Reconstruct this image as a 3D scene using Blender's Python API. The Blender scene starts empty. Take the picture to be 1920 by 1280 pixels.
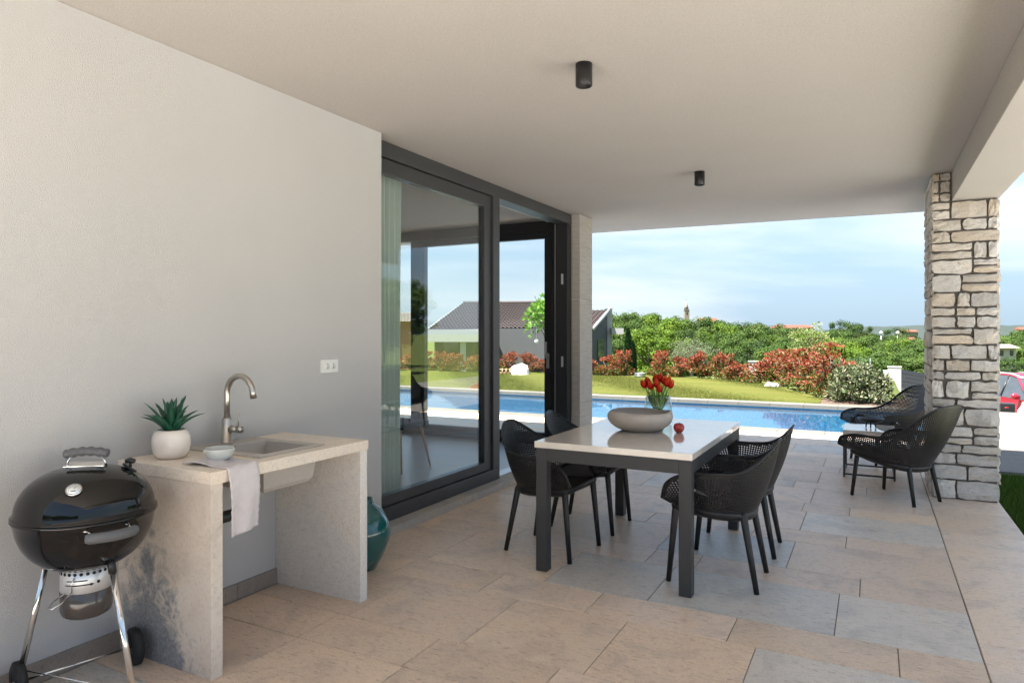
import bpy, bmesh, math, random
import numpy as np
from mathutils import Vector, Matrix, noise
R = math.radians
rng = random.Random(7)
nrg = np.random.default_rng(7)
scene = bpy.context.scene
col = scene.collection

# ------------------------------------------------------------------ camera
CAM_H = 1.4
YAW = math.atan(677 / 1280)
cY, sY = math.cos(YAW), math.sin(YAW)
cd = bpy.data.cameras.new('camera'); cam = bpy.data.objects.new('camera', cd); col.objects.link(cam)
cam.location = (0, 0, CAM_H); cam.rotation_euler = (R(90), 0, YAW)
cd.sensor_width = 36; cd.lens = 24; cd.shift_y = -15 / 1920
cd.clip_start = 0.05; cd.clip_end = 9000
scene.camera = cam

# ------------------------------------------------------------------ world, sun, exposure
SUN = Vector((-0.80, -1.05, 3.0)).normalized()          # towards the sun
elev = math.asin(SUN.z); azim = math.atan2(SUN.x, SUN.y)
w = bpy.data.worlds.new('World'); scene.world = w; w.use_nodes = True
nt = w.node_tree; nt.nodes.clear()
def N(t, **k):
    n = nt.nodes.new(t)
    for a, b in k.items(): setattr(n, a, b)
    return n
sky = N('ShaderNodeTexSky', sky_type='NISHITA', sun_disc=False, sun_elevation=elev, sun_rotation=azim)
sky.air_density = 1.0; sky.dust_density = 0.15; sky.ozone_density = 1.6
tc = N('ShaderNodeTexCoord')
mp = N('ShaderNodeMapping'); mp.inputs['Scale'].default_value = (1.0, 1.0, 6.0); mp.inputs['Rotation'].default_value = (0.12, 0.05, 0.5); mp.inputs['Location'].default_value = (0.3, 1.4, 0.2)
nz = N('ShaderNodeTexNoise'); nz.inputs['Scale'].default_value = 1.25; nz.inputs['Detail'].default_value = 7; nz.inputs['Roughness'].default_value = 0.52
nz.inputs['Distortion'].default_value = 0.35
rp = N('ShaderNodeValToRGB'); rp.color_ramp.elements[0].position = 0.45; rp.color_ramp.elements[1].position = 0.74
rp.color_ramp.elements[0].color = (0, 0, 0, 1); rp.color_ramp.elements[1].color = (1, 1, 1, 1)
mh = N('ShaderNodeMixRGB'); mh.inputs[2].default_value = (1.16, 1.66, 2.2, 1)      # thin veil of high haze
mx = N('ShaderNodeMixRGB'); mx.inputs[2].default_value = (3.4, 3.5, 3.6, 1)        # cloud
bg = N('ShaderNodeBackground'); bg.inputs['Strength'].default_value = 0.05
wo = N('ShaderNodeOutputWorld')
L = nt.links.new
L(tc.outputs['Generated'], mp.inputs[0]); L(mp.outputs[0], nz.inputs['Vector']); L(nz.outputs['Fac'], rp.inputs[0])
sx = N('ShaderNodeSeparateXYZ'); hr = N('ShaderNodeMapRange'); hr.inputs['From Min'].default_value = 0.0; hr.inputs['From Max'].default_value = .35; hr.inputs['To Min'].default_value = .97; hr.inputs['To Max'].default_value = .55
L(tc.outputs['Generated'], sx.inputs[0]); L(sx.outputs['Z'], hr.inputs['Value']); L(hr.outputs[0], mh.inputs[0]); L(sky.outputs[0], mh.inputs[1])
L(rp.outputs[0], mx.inputs[0]); L(mh.outputs[0], mx.inputs[1]); L(mx.outputs[0], bg.inputs['Color']); L(bg.outputs[0], wo.inputs[0])
sd = bpy.data.lights.new('sun', 'SUN'); sd.energy = 3.3; sd.angle = R(0.53); sd.color = (1.0, 0.96, 0.90)
so = bpy.data.objects.new('sun', sd); col.objects.link(so)
so.rotation_euler = SUN.to_track_quat('Z', 'Y').to_euler(); so.location = (-6, -8, 20)
vs = scene.view_settings
vs.view_transform = 'Standard'; vs.look = 'None'; vs.gamma = 1.0; vs.use_curve_mapping = False; vs.exposure = 2.92
scene.cycles.use_denoising = True
scene.cycles.max_bounces = 10; scene.cycles.diffuse_bounces = 6; scene.cycles.glossy_bounces = 5
scene.cycles.transparent_max_bounces = 24; scene.cycles.transmission_bounces = 6
scene.cycles.caustics_reflective = False; scene.cycles.caustics_refractive = False
scene.cycles.sample_clamp_indirect = 6.0

# ------------------------------------------------------------------ picture -> place helpers
def cam2w(a, d): return (a * cY - d * sY, a * sY + d * cY)
def at(u, v, d):
    x, y = cam2w((u - 960) / 1280 * d, d); return Vector((x, y, CAM_H + (625 - v) / 1280 * d))
def atz(u, d, z):
    x, y = cam2w((u - 960) / 1280 * d, d); return Vector((x, y, z))
FWD = Vector((-sY, cY, 0)); RIGHT = Vector((cY, sY, 0))

# ------------------------------------------------------------------ materials
def mat(name):
    m = bpy.data.materials.new(name); m.use_nodes = True
    t = m.node_tree; return m, t, t.nodes['Principled BSDF']
def tex_vec(t, coord='Object', scale=(1, 1, 1), rand=False):
    tc = t.nodes.new('ShaderNodeTexCoord'); mp = t.nodes.new('ShaderNodeMapping'); mp.inputs['Scale'].default_value = scale
    if coord == 'World':
        g = t.nodes.new('ShaderNodeNewGeometry'); src = g.outputs['Position']
    else: src = tc.outputs[coord]
    if rand:
        oi = t.nodes.new('ShaderNodeObjectInfo'); ml = t.nodes.new('ShaderNodeMath'); ml.operation = 'MULTIPLY'; ml.inputs[1].default_value = 37.0
        t.links.new(oi.outputs['Random'], ml.inputs[0])
        ad = t.nodes.new('ShaderNodeVectorMath'); ad.operation = 'ADD'
        t.links.new(src, ad.inputs[0]); t.links.new(ml.outputs[0], ad.inputs[1]); src = ad.outputs[0]
    t.links.new(src, mp.inputs[0]); return mp.outputs[0]
def noise_n(t, vec, scale, detail=4, rough=.5, dist=0):
    n = t.nodes.new('ShaderNodeTexNoise'); n.inputs['Scale'].default_value = scale; n.inputs['Detail'].default_value = detail
    n.inputs['Roughness'].default_value = rough; n.inputs['Distortion'].default_value = dist
    t.links.new(vec, n.inputs['Vector']); return n.outputs['Fac']
def ramp(t, fac, stops):
    r = t.nodes.new('ShaderNodeValToRGB'); e = r.color_ramp.elements
    e[0].position, e[0].color = stops[0][0], (*stops[0][1], 1); e[1].position, e[1].color = stops[-1][0], (*stops[-1][1], 1)
    for p, c in stops[1:-1]:
        q = e.new(p); q.color = (*c, 1)
    t.links.new(fac, r.inputs[0]); return r.outputs[0]
def mixc(t, fac, a, b, mode='MIX'):
    m = t.nodes.new('ShaderNodeMixRGB'); m.blend_type = mode
    for i, x in ((0, fac), (1, a), (2, b)):
        if hasattr(x, 'links') or hasattr(x, 'is_linked'): t.links.new(x, m.inputs[i])
        elif i == 0: m.inputs[0].default_value = x
        else: m.inputs[i].default_value = (*x, 1)
    return m.outputs[0]
def bump(t, bs, h, strength=.3, dist=.01, prev=None):
    b = t.nodes.new('ShaderNodeBump'); b.inputs['Strength'].default_value = strength; b.inputs['Distance'].default_value = dist
    t.links.new(h, b.inputs['Height'])
    if prev is not None: t.links.new(prev, b.inputs['Normal'])
    t.links.new(b.outputs[0], bs.inputs['Normal']); return b.outputs[0]
def plain(name, c, rough=.5, metal=0, var=.08, scale=6, bumpy=0, bscale=80, coat=0, spec=None):
    m, t, b = mat(name); b.inputs['Roughness'].default_value = rough; b.inputs['Metallic'].default_value = metal
    v = tex_vec(t); f = noise_n(t, v, scale, 5, .6)
    t.links.new(ramp(t, f, [(.3, tuple(x * (1 - var) for x in c)), (.7, tuple(min(1, x * (1 + var)) for x in c))]), b.inputs['Base Color'])
    if bumpy: bump(t, b, noise_n(t, v, bscale, 4, .6), bumpy, .004)
    if coat: b.inputs['Coat Weight'].default_value = coat; b.inputs['Coat Roughness'].default_value = .03
    if spec is not None: b.inputs['Specular IOR Level'].default_value = spec
    return m
def stucco(name, c, bs=.55, sc=210):
    m, t, b = mat(name); b.inputs['Roughness'].default_value = .92; b.inputs['Specular IOR Level'].default_value = .15
    v = tex_vec(t, 'World'); f = noise_n(t, v, 1.3, 4, .6); g = noise_n(t, v, sc, 2, .5)
    a = ramp(t, f, [(.3, tuple(x * .96 for x in c)), (.7, c)])
    sp = ramp(t, g, [(.35, (.86, .86, .86)), (.6, (1, 1, 1))])
    t.links.new(mixc(t, 1.0, a, sp, 'MULTIPLY'), b.inputs['Base Color'])
    bump(t, b, noise_n(t, v, sc * .8, 3, .6), bs, .006); return m
def objcol_stone(name, rough=.55, vein=1.0, fine=60, bstr=.2):
    """stone whose own colour is the object's colour; veins, pits and cloudy staining on top"""
    m, t, b = mat(name); b.inputs['Roughness'].default_value = rough
    oi = t.nodes.new('ShaderNodeObjectInfo'); v = tex_vec(t, 'World', (1, 1, 1), True)
    vs_ = tex_vec(t, 'World', (1.0, 3.2, 2.2), True)
    f1 = noise_n(t, v, 3.0, 6, .65, .6); f2 = noise_n(t, vs_, 24, 5, .7, .4); f3 = noise_n(t, v, fine * 2.2, 3, .6)
    a = ramp(t, f1, [(.28, (1 - .2 * vein, 1 - .19 * vein, 1 - .16 * vein)), (.5, (1, 1, 1)), (.75, (1.08, 1.03, .96))])
    c1 = mixc(t, 1.0, oi.outputs['Color'], a, 'MULTIPLY')
    c2 = mixc(t, 1.0, c1, ramp(t, f2, [(.30, (1 - .30 * vein, 1 - .34 * vein, 1 - .38 * vein)), (.45, (1, 1, 1)), (.75, (1.05, 1.05, 1.05))]), 'MULTIPLY')
    c3 = mixc(t, 1.0, c2, ramp(t, f3, [(.3, (.84, .84, .84)), (.55, (1.02, 1.02, 1.02))]), 'MULTIPLY')
    t.links.new(c3, b.inputs['Base Color'])
    rr = ramp(t, f2, [(.3, (rough + .15,) * 3), (.7, (rough - .08,) * 3)]); t.links.new(rr, b.inputs['Roughness'])
    n1 = bump(t, b, f2, bstr, .004); bump(t, b, f3, bstr * .9, .002, n1); return m
def leafmat(name, transl=.35, rough=.5):
    m, t, b = mat(name)
    at_ = t.nodes.new('ShaderNodeVertexColor'); at_.layer_name = 'leaf'
    b.inputs['Roughness'].default_value = rough; b.inputs['Specular IOR Level'].default_value = .18
    t.links.new(at_.outputs[0], b.inputs['Base Color'])
    tr = t.nodes.new('ShaderNodeBsdfTranslucent'); t.links.new(mixc(t, 1.0, at_.outputs[0], (1.0, 1.15, .55), 'MULTIPLY'), tr.inputs[0])
    mx = t.nodes.new('ShaderNodeMixShader'); mx.inputs[0].default_value = transl
    t.links.new(b.outputs[0], mx.inputs[1]); t.links.new(tr.outputs[0], mx.inputs[2])
    t.links.new(mx.outputs[0], t.nodes['Material Output'].inputs[0]); return m
def glassmat(name, tint=(.97, .99, .98), ior=1.5, gl=1.0):
    m, t, b = mat(name); t.nodes.remove(b)
    fr = t.nodes.new('ShaderNodeFresnel'); geo = t.nodes.new('ShaderNodeNewGeometry')
    mr = t.nodes.new('ShaderNodeMapRange'); mr.inputs['To Min'].default_value = ior; mr.inputs['To Max'].default_value = 1 / ior
    t.links.new(geo.outputs['Backfacing'], mr.inputs['Value']); t.links.new(mr.outputs[0], fr.inputs[0])     # same reflectance from both sides of a sheet
    tp = t.nodes.new('ShaderNodeBsdfTransparent'); tp.inputs[0].default_value = (*tint, 1)
    g = t.nodes.new('ShaderNodeBsdfGlossy'); g.inputs['Roughness'].default_value = .0; g.inputs['Color'].default_value = (1, 1, 1, 1)
    ml = t.nodes.new('ShaderNodeMath'); ml.operation = 'MULTIPLY'; ml.inputs[1].default_value = gl; ml.use_clamp = True
    mx = t.nodes.new('ShaderNodeMixShader'); t.links.new(fr.outputs[0], ml.inputs[0]); t.links.new(ml.outputs[0], mx.inputs[0])
    t.links.new(tp.outputs[0], mx.inputs[1]); t.links.new(g.outputs[0], mx.inputs[2])
    t.links.new(mx.outputs[0], t.nodes['Material Output'].inputs[0]); return m

M = {}
M['wall'] = stucco('wall_stucco', (.555, .55, .548), .5, 300)
M['ceil'] = stucco('ceiling_plaster', (.575, .54, .508), .35, 160)
M['tile'] = objcol_stone('patio_stone', .40, vein=1.25, bstr=.25)
M['grout'] = plain('grout', (.25, .22, .19), .9)
M['counter'] = objcol_stone('counter_stone', .5, vein=.4, bstr=.06)
M['coping'] = objcol_stone('coping_stone', .7, bstr=.2)
M['clad'] = plain('wood_look_tile', (.50, .46, .42), .6, var=.05)
def cladmat():
    m, t, b = mat('grained_tile'); b.inputs['Roughness'].default_value = .62
    v = tex_vec(t, 'World', (3, 3, 60), True); f = noise_n(t, v, 1.6, 5, .65, .3); f2 = noise_n(t, v, 7, 3, .6)
    a = ramp(t, f, [(.3, (.33, .29, .26)), (.55, (.50, .46, .42)), (.8, (.58, .55, .51))])
    t.links.new(mixc(t, .35, a, ramp(t, f2, [(.3, (.3, .27, .24)), (.7, (.6, .57, .53))])), b.inputs['Base Color'])
    bump(t, b, f, .15, .003); return m
M['clad'] = cladmat()
M['alu'] = plain('anthracite_aluminium', (.045, .046, .05), .42, var=.04, bumpy=.03, bscale=400)
M['alu_d'] = plain('dark_window_profile', (.022, .022, .025), .45, var=.04)
M['steel'] = plain('brushed_steel', (.52, .49, .45), .28, 1.0, var=.05, scale=30)
M['chrome'] = plain('polished_steel', (.72, .71, .69), .12, 1.0, var=.03)
M['silver'] = plain('satin_aluminium', (.70, .70, .70), .38, .6, var=.04)
M['enamel'] = plain('black_enamel', (.004, .004, .0045), .10, var=.05, coat=1.0, spec=.0)
M['black'] = plain('black_plastic', (.013, .013, .014), .42, var=.1, bumpy=.05, bscale=300)
M['rubber'] = plain('black_rubber', (.018, .018, .018), .75, var=.1)
M['greyplast'] = plain('grey_grip', (.095, .098, .105), .5, var=.06)
M['white'] = plain('white_plastic', (.78, .78, .76), .35, var=.02)
M['dark'] = plain('dark_hole', (.01, .01, .01), .8)
M['tabletop'] = plain('polished_stone_top', (.76, .70, .63), .08, var=.04, scale=14, coat=.5)
M['tableleg'] = plain('graphite_powder_coat', (.040, .041, .043), .5, var=.05, bumpy=.06, bscale=500)
M['bowl'] = plain('taupe_ceramic', (.39, .35, .315), .62, var=.06, scale=18, bumpy=.06, bscale=150)
M['potw'] = plain('cream_glaze', (.78, .71, .65), .22, var=.06, scale=9, coat=.4)
M['bowlb'] = plain('pale_blue_glaze', (.55, .58, .56), .2, var=.08, scale=22, coat=.5)
M['brim'] = plain('brown_rim', (.10, .06, .04), .4)
M['sink'] = plain('beige_composite', (.47, .43, .385), .45, var=.04, scale=60)
M['towel'] = plain('lilac_grey_towel', (.66, .615, .62), .95, var=.05, scale=30, bumpy=.7, bscale=420)
M['teal'] = plain('teal_glaze', (.004, .085, .085), .10, var=.3, scale=4, coat=.8)
M['apple'] = plain('apple_skin', (.42, .022, .022), .2, var=.35, scale=22, coat=.5)
M['twig'] = plain('stalk', (.12, .07, .03), .8)
M['soil'] = plain('mulch', (.085, .055, .04), .95, var=.5, scale=30, bumpy=1.0, bscale=40)
M['mortar'] = plain('pillar_mortar', (.15, .135, .12), .95, var=.2, scale=20, bumpy=.8, bscale=60)
M['stone'] = objcol_stone('pillar_stone', .85, bstr=.9, fine=40)
M['room'] = plain('room_plaster', (.74, .73, .71), .9, var=.02)
M['roomfloor'] = plain('room_floor', (.42, .42, .42), .32, var=.06, scale=3)
M['curtain'] = None
M['glass'] = glassmat('window_glass', (.955, .98, .972), 1.52, 1.25)
M['vglass'] = glassmat('vase_glass', (.86, .93, .90), 1.5, 2.0)
M['bark'] = plain('bark', (.16, .12, .09), .95, var=.35, scale=20, bumpy=.8, bscale=30)
M['leaf'] = leafmat('foliage'); M['leafd'] = leafmat('dull_foliage', .2, .6); M['leafw'] = leafmat('wood_foliage', .28, .8)
M['aloe'] = plain('aloe_leaf', (.012, .085, .045), .4, var=.4, scale=12)
M['tulip'] = leafmat('petals', .3, .4)
M['stem'] = plain('tulip_stem', (.10, .24, .04), .5, var=.25, scale=30)
M['grey_house'] = plain('grey_render', (.075, .075, .08), .9, var=.04)
M['white_house'] = plain('white_render', (.42, .41, .39), .9, var=.03)
M['cream'] = plain('cream_render', (.19, .165, .135), .9, var=.05)
M['ochre'] = plain('ochre_render', (.50, .27, .13), .9, var=.06)
M['rooft'] = plain('brown_roof_tile', (.062, .045, .042), .8, var=.3, scale=9)
M['roofo'] = plain('orange_roof_tile', (.15, .05, .03), .85, var=.2, scale=1.5)
M['trim'] = plain('zinc_trim', (.30, .33, .35), .5, var=.04)
M['slate'] = plain('grey_slate', (.22, .19, .165), .8)
M['winglass'] = plain('dark_window_pane', (.05, .06, .07), .08, var=.1)
M['carred'] = plain('red_car_paint', (.36, .012, .035), .25, var=.03, coat=1.0)
M['fence'] = plain('grey_board', (.115, .12, .13), .6, var=.1, scale=8)
M['postg'] = plain('green_post', (.01, .05, .03), .5)
M['rock'] = plain('pale_limestone', (.66, .62, .55), .95, var=.15, scale=6, bumpy=1.0, bscale=9)
M['redtrim'] = plain('red_strip', (.5, .02, .02), .4)
M['wood'] = plain('oak_leg', (.36, .22, .12), .5, var=.15, scale=20)
M['chairfab'] = plain('dark_chair_fabric', (.03, .035, .045), .85)
M['galv'] = plain('galvanised_steel', (.42, .45, .48), .4, .7, var=.1, scale=12)
M['terrace'] = plain('cream_paving', (.15, .137, .12), .85, var=.07, scale=1.2, bumpy=.2, bscale=50)
M['bounce_paving'] = plain('pale_bounce_paving', (.62, .60, .57), .85, var=.07, scale=1.2, bumpy=.2, bscale=50)  # pale surface of the unseen ground added to reflect light
def curtainmat():
    m, t, b = mat('sheer_curtain'); b.inputs['Base Color'].default_value = (.72, .80, .75, 1); b.inputs['Roughness'].default_value = .9
    tr = t.nodes.new('ShaderNodeBsdfTranslucent'); tr.inputs[0].default_value = (.72, .80, .75, 1)
    mx = t.nodes.new('ShaderNodeMixShader'); mx.inputs[0].default_value = .5
    t.links.new(b.outputs[0], mx.inputs[1]); t.links.new(tr.outputs[0], mx.inputs[2]); t.links.new(mx.outputs[0], t.nodes['Material Output'].inputs[0]); return m
M['curtain'] = curtainmat()
def grassmat(name, a, b_, c):
    m, t, b = mat(name); b.inputs['Roughness'].default_value = .85; b.inputs['Specular IOR Level'].default_value = .1
    v = tex_vec(t, 'World'); f = noise_n(t, v, .55, 5, .65); g = noise_n(t, v, 14, 5, .75)
    v2 = tex_vec(t, 'World', (.12, 1.3, 1)); s = noise_n(t, v2, 1.2, 3, .6)
    k = mixc(t, .5, ramp(t, f, [(.3, a), (.7, b_)]), ramp(t, s, [(.35, a), (.65, c)]))
    t.links.new(mixc(t, 1.0, k, ramp(t, g, [(.25, (.55, .55, .5)), (.6, (1.15, 1.12, 1.0))]), 'MULTIPLY'), b.inputs['Base Color'])
    bump(t, b, g, .5, .03); return m
M['lawn'] = grassmat('lawn_turf', (.062, .080, .014), (.088, .094, .020), (.12, .107, .033))
M['ground'] = grassmat('rough_ground', (.06, .095, .025), (.09, .11, .03), (.12, .11, .04))
M['blade'] = leafmat('grass_blade', .3, .6)
def watermat():
    m, t, b = mat('pool_water'); t.nodes.remove(b)
    v = tex_vec(t, 'World', (1, 1, 1)); f = noise_n(t, v, 2.2, 3, .55, .3)
    bp = t.nodes.new('ShaderNodeBump'); bp.inputs['Strength'].default_value = .05; bp.inputs['Distance'].default_value = .05; t.links.new(f, bp.inputs['Height'])
    fr = t.nodes.new('ShaderNodeFresnel'); fr.inputs[0].default_value = 1.65; t.links.new(bp.outputs[0], fr.inputs['Normal'])
    tp = t.nodes.new('ShaderNodeBsdfTransparent'); tp.inputs[0].default_value = (.42, .80, .95, 1)
    g = t.nodes.new('ShaderNodeBsdfGlossy'); g.inputs['Roughness'].default_value = .02; t.links.new(bp.outputs[0], g.inputs['Normal'])
    mx = t.nodes.new('ShaderNodeMixShader'); t.links.new(fr.outputs[0], mx.inputs[0]); t.links.new(tp.outputs[0], mx.inputs[1]); t.links.new(g.outputs[0], mx.inputs[2])
    t.links.new(mx.outputs[0], t.nodes['Material Output'].inputs[0]); return m
M['water'] = watermat()
def mosaic():
    m, t, b = mat('pool_mosaic'); b.inputs['Roughness'].default_value = .3
    v = tex_vec(t, 'World'); br = t.nodes.new('ShaderNodeTexVoronoi'); br.inputs['Scale'].default_value = 38; t.links.new(v, br.inputs['Vector'])
    c = ramp(t, br.outputs['Color'], [(.2, (.14, .27, .38)), (.55, (.17, .32, .44)), (.85, (.21, .37, .49))])
    t.links.new(c, b.inputs['Base Color']); return m
M['mosaic'] = mosaic()

# ------------------------------------------------------------------ mesh helpers
class MB:
    def __init__(s): s.v = []; s.f = []; s.sm = []
    def add(s, vs, fs, smooth=False):
        o = len(s.v); s.v += [tuple(v) for v in vs]
        s.f += [tuple(i + o for i in f) for f in fs]; s.sm += [smooth] * len(fs); return s
    def box(s, x0, x1, y0, y1, z0, z1, bev=0, top=None):
        if bev <= 0:
            v = [(x0, y0, z0), (x1, y0, z0), (x1, y1, z0), (x0, y1, z0), (x0, y0, z1), (x1, y0, z1), (x1, y1, z1), (x0, y1, z1)]
            return s.add(v, [(0, 3, 2, 1), (4, 5, 6, 7), (0, 1, 5, 4), (1, 2, 6, 5), (2, 3, 7, 6), (3, 0, 4, 7)])
        bm = bmesh.new(); bmesh.ops.create_cube(bm, size=1)
        for p in bm.verts: p.co = Vector(((x0 + x1) / 2 + p.co.x * (x1 - x0), (y0 + y1) / 2 + p.co.y * (y1 - y0), (z0 + z1) / 2 + p.co.z * (z1 - z0)))
        bmesh.ops.bevel(bm, geom=bm.edges[:], offset=bev, segments=2, profile=.6, affect='EDGES')
        bm.verts.index_update(); s.add([p.co for p in bm.verts], [[q.index for q in f.verts] for f in bm.faces]); bm.free(); return s
    def tube(s, pts, rad, n=10, flat=1.0, cap=True, up=None):
        pts = [Vector(p) for p in pts]; k = len(pts)
        rad = [rad] * k if not hasattr(rad, '__len__') else rad
        tan = [(pts[min(i + 1, k - 1)] - pts[max(i - 1, 0)]).normalized() for i in range(k)]
        a = Vector(up) if up else (Vector((0, 0, 1)) if abs(tan[0].z) < .9 else Vector((1, 0, 0)))
        vs = []; fs = []
        for i in range(k):
            a = (a - tan[i] * a.dot(tan[i])).normalized(); b = tan[i].cross(a)
            for j in range(n):
                q = 2 * math.pi * j / n; vs.append(pts[i] + a * math.cos(q) * rad[i] + b * math.sin(q) * rad[i] * flat)
        for i in range(k - 1):
            for j in range(n): fs.append((i * n + j, i * n + (j + 1) % n, (i + 1) * n + (j + 1) % n, (i + 1) * n + j))
        if cap: fs.append(tuple(range(n - 1, -1, -1))); fs.append(tuple((k - 1) * n + j for j in range(n)))
        return s.add(vs, fs, True)
    def lathe(s, prof, n=40, c=(0, 0, 0), fn=None):
        vs = []; fs = []; k = len(prof)
        for r, z in prof:
            for j in range(n):
                q = 2 * math.pi * j / n; p = Vector((c[0] + r * math.cos(q), c[1] + r * math.sin(q), c[2] + z))
                vs.append(fn(p, q, r, z) if fn else p)
        for i in range(k - 1):
            for j in range(n): fs.append((i * n + j, i * n + (j + 1) % n, (i + 1) * n + (j + 1) % n, (i + 1) * n + j))
        if prof[0][0] > 1e-4: fs.append(tuple(range(n - 1, -1, -1)))
        if prof[-1][0] > 1e-4: fs.append(tuple((k - 1) * n + j for j in range(n)))
        return s.add(vs, fs, True)
    def build(s, name, m, parent=None, world=True, color=None):
        me = bpy.data.meshes.new(name); me.from_pydata(s.v, [], s.f); me.validate(clean_customdata=False)
        if len(me.polygons) == len(s.sm): me.polygons.foreach_set('use_smooth', s.sm)
        if m is not None: me.materials.append(m)
        return link(name, me, parent, world, color)
def link(name, me, parent=None, world=True, color=None):
    o = bpy.data.objects.new(name, me); col.objects.link(o)
    if parent is not None:
        o.parent = parent
        if world and parent.type == 'EMPTY': o.matrix_parent_inverse = Matrix.Translation(-parent.location)
    if color: o.color = (*color, 1)
    return o
def tag(o, label, cat, group=None):
    o['label'] = label; o['category'] = cat
    if group: o['group'] = group
    return o
def thing(name, loc, label, cat, group=None, rz=0):
    o = bpy.data.objects.new(name, None); col.objects.link(o); o.location = loc; o.rotation_euler = (0, 0, rz); o.empty_display_size = .1
    return tag(o, label, cat, group)
def kind(o, k): o['kind'] = k; return o
KIDS = {}
def kids(o): return [c for c in bpy.data.objects if c.parent is o]
def copy_tree(o, parent=None):
    c = o.copy(); col.objects.link(c); c.parent = parent
    for ch in kids(o): copy_tree(ch, c)
    return c
def catmull(P, n):
    P = [np.array(p, float) for p in P]; out = []; k = len(P) - 1
    for i in range(n):
        t = i / (n - 1) * k; j = min(int(t), k - 1); t -= j
        p0 = P[j - 1] if j > 0 else 2 * P[0] - P[1]; p1 = P[j]; p2 = P[j + 1]; p3 = P[j + 2] if j + 2 <= k else 2 * P[k] - P[k - 1]
        out.append(.5 * (2 * p1 + (p2 - p0) * t + (2 * p0 - 5 * p1 + 4 * p2 - p3) * t * t + (3 * p1 - p0 - 3 * p2 + p3) * t ** 3))
    return np.array(out)
def np_mesh(name, V, F, m, colors=None, smooth=False):
    """V (n,3); F (k,c) faces of equal corner count; colors per face"""
    me = bpy.data.meshes.new(name); V = np.asarray(V, np.float32); F = np.asarray(F, np.int32); k, c = F.shape
    me.vertices.add(len(V)); me.vertices.foreach_set('co', V.ravel())
    me.loops.add(k * c); me.loops.foreach_set('vertex_index', F.ravel())
    me.polygons.add(k); me.polygons.foreach_set('loop_start', np.arange(0, k * c, c, dtype=np.int32))
    me.polygons.foreach_set('loop_total', np.full(k, c, np.int32))
    if smooth: me.polygons.foreach_set('use_smooth', np.ones(k, bool))
    if colors is not None:
        a = me.color_attributes.new('leaf', 'FLOAT_COLOR', 'CORNER')
        a.data.foreach_set('color', np.repeat(np.c_[colors, np.ones(k)], c, axis=0).astype(np.float32).ravel())
    me.update(calc_edges=True); me.materials.append(m); return me
def leaf_quads(P, D, size, aspect=.45, fold=.2):
    """diamond leaves at P, pointing along D (unit), returns V, F"""
    n = len(P); r = nrg.normal(size=(n, 3)); S = np.cross(D, r); S /= np.linalg.norm(S, axis=1)[:, None] + 1e-9
    U = np.cross(S, D); size = np.broadcast_to(np.asarray(size, float), (n,))[:, None]
    a = P; b = P + D * size * .45 + S * size * aspect * .5 + U * size * fold * .3; c = P + D * size; d = P + D * size * .45 - S * size * aspect * .5 + U * size * fold * .3
    V = np.stack([a, b, c, d], 1).reshape(-1, 3); F = np.arange(4 * n).reshape(n, 4); return V, F
def rand_dirs(n):
    d = nrg.normal(size=(n, 3)); return d / np.linalg.norm(d, axis=1)[:, None]

# ================================================================== SETTING
POOL = (-13.0, .75, 10.70, 14.65)
def gz(x, y):
    d = -x * sY + y * cY; t = min(max((d - 23) / 26, 0), 1); t = t * t * (3 - 2 * t)
    z = -.10 - 3.6 * t - 4.5 * min(max((d - 60) / 160, 0), 1)
    if x > .6 and y > 14.9:
        z = min(z, -.10 - min(1.0, (y - 14.9) * .36) * min(1, (x - .6) / .6)) if y < 24 else min(z, -1.1)
    return z
def ground():
    xs = sorted(set([-5000, -2500, -1200, -600, -300, -160, -90, -60] + list(np.arange(-45, 45, 3.0)) + [POOL[0], POOL[1], .6, 1.2, 60, 90, 160, 300, 600, 1200, 2500, 5000]))
    ys = sorted(set([-3000, -1000, -300, -100, -40, -15] + list(np.arange(-6, 60, 3.0)) + [POOL[2], POOL[3], 14.9, 70, 90, 120, 160, 220, 300, 450, 700, 1200, 2500, 6000]))
    mb = MB(); vs = [(x, y, gz(x, y)) for y in ys for x in xs]; fs = []; W = len(xs)
    for j in range(len(ys) - 1):
        for i in range(W - 1):
            mxx, myy = (xs[i] + xs[i + 1]) / 2, (ys[j] + ys[j + 1]) / 2
            if POOL[0] < mxx < POOL[1] and POOL[2] < myy < POOL[3]: continue
            fs.append((j * W + i, j * W + i + 1, (j + 1) * W + i + 1, (j + 1) * W + i))
    mb.add(vs, fs, True); return kind(mb.build('ground', M['ground']), 'structure')
ground()
# lawn beyond the pool, as a gently uneven sheet, and the strip beside the patio
HEDGE = [(-30, 20.2), (-15.7, 21.0), (-11.4, 22.0), (-8.4, 21.9), (-5.9, 21.9), (-4.1, 21.4), (-2.8, 20.5), (-1.8, 18.0), (-1.2, 16.3), (-.9, 15.4)]
def hedge_y(x):
    for (x0, y0), (x1, y1) in zip(HEDGE, HEDGE[1:]):
        if x0 <= x <= x1: return y0 + (y1 - y0) * (x - x0) / (x1 - x0)
    return 15.3
def lawn():
    mb = MB(); xs = np.linspace(-30, -.95, 60); vs = []; fs = []; K = 12
    for x in xs:
        for k in range(K): y = 15.0 + (hedge_y(x) + .6 - 15.0) * k / (K - 1); vs.append((x, y, -.02 + .02 * math.sin(x * 1.3 + y)))
    for i in range(len(xs) - 1):
        for k in range(K - 1): fs.append((i * K + k, (i + 1) * K + k, (i + 1) * K + k + 1, i * K + k + 1))
    mb.add(vs, fs, True); o = kind(mb.build('lawn', M['lawn']), 'structure')
    mb = MB(); mb.box(.96, 2.7, -8, 8.43, -.3, -.06); kind(mb.build('side_lawn', M['lawn']), 'structure')
lawn()
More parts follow.
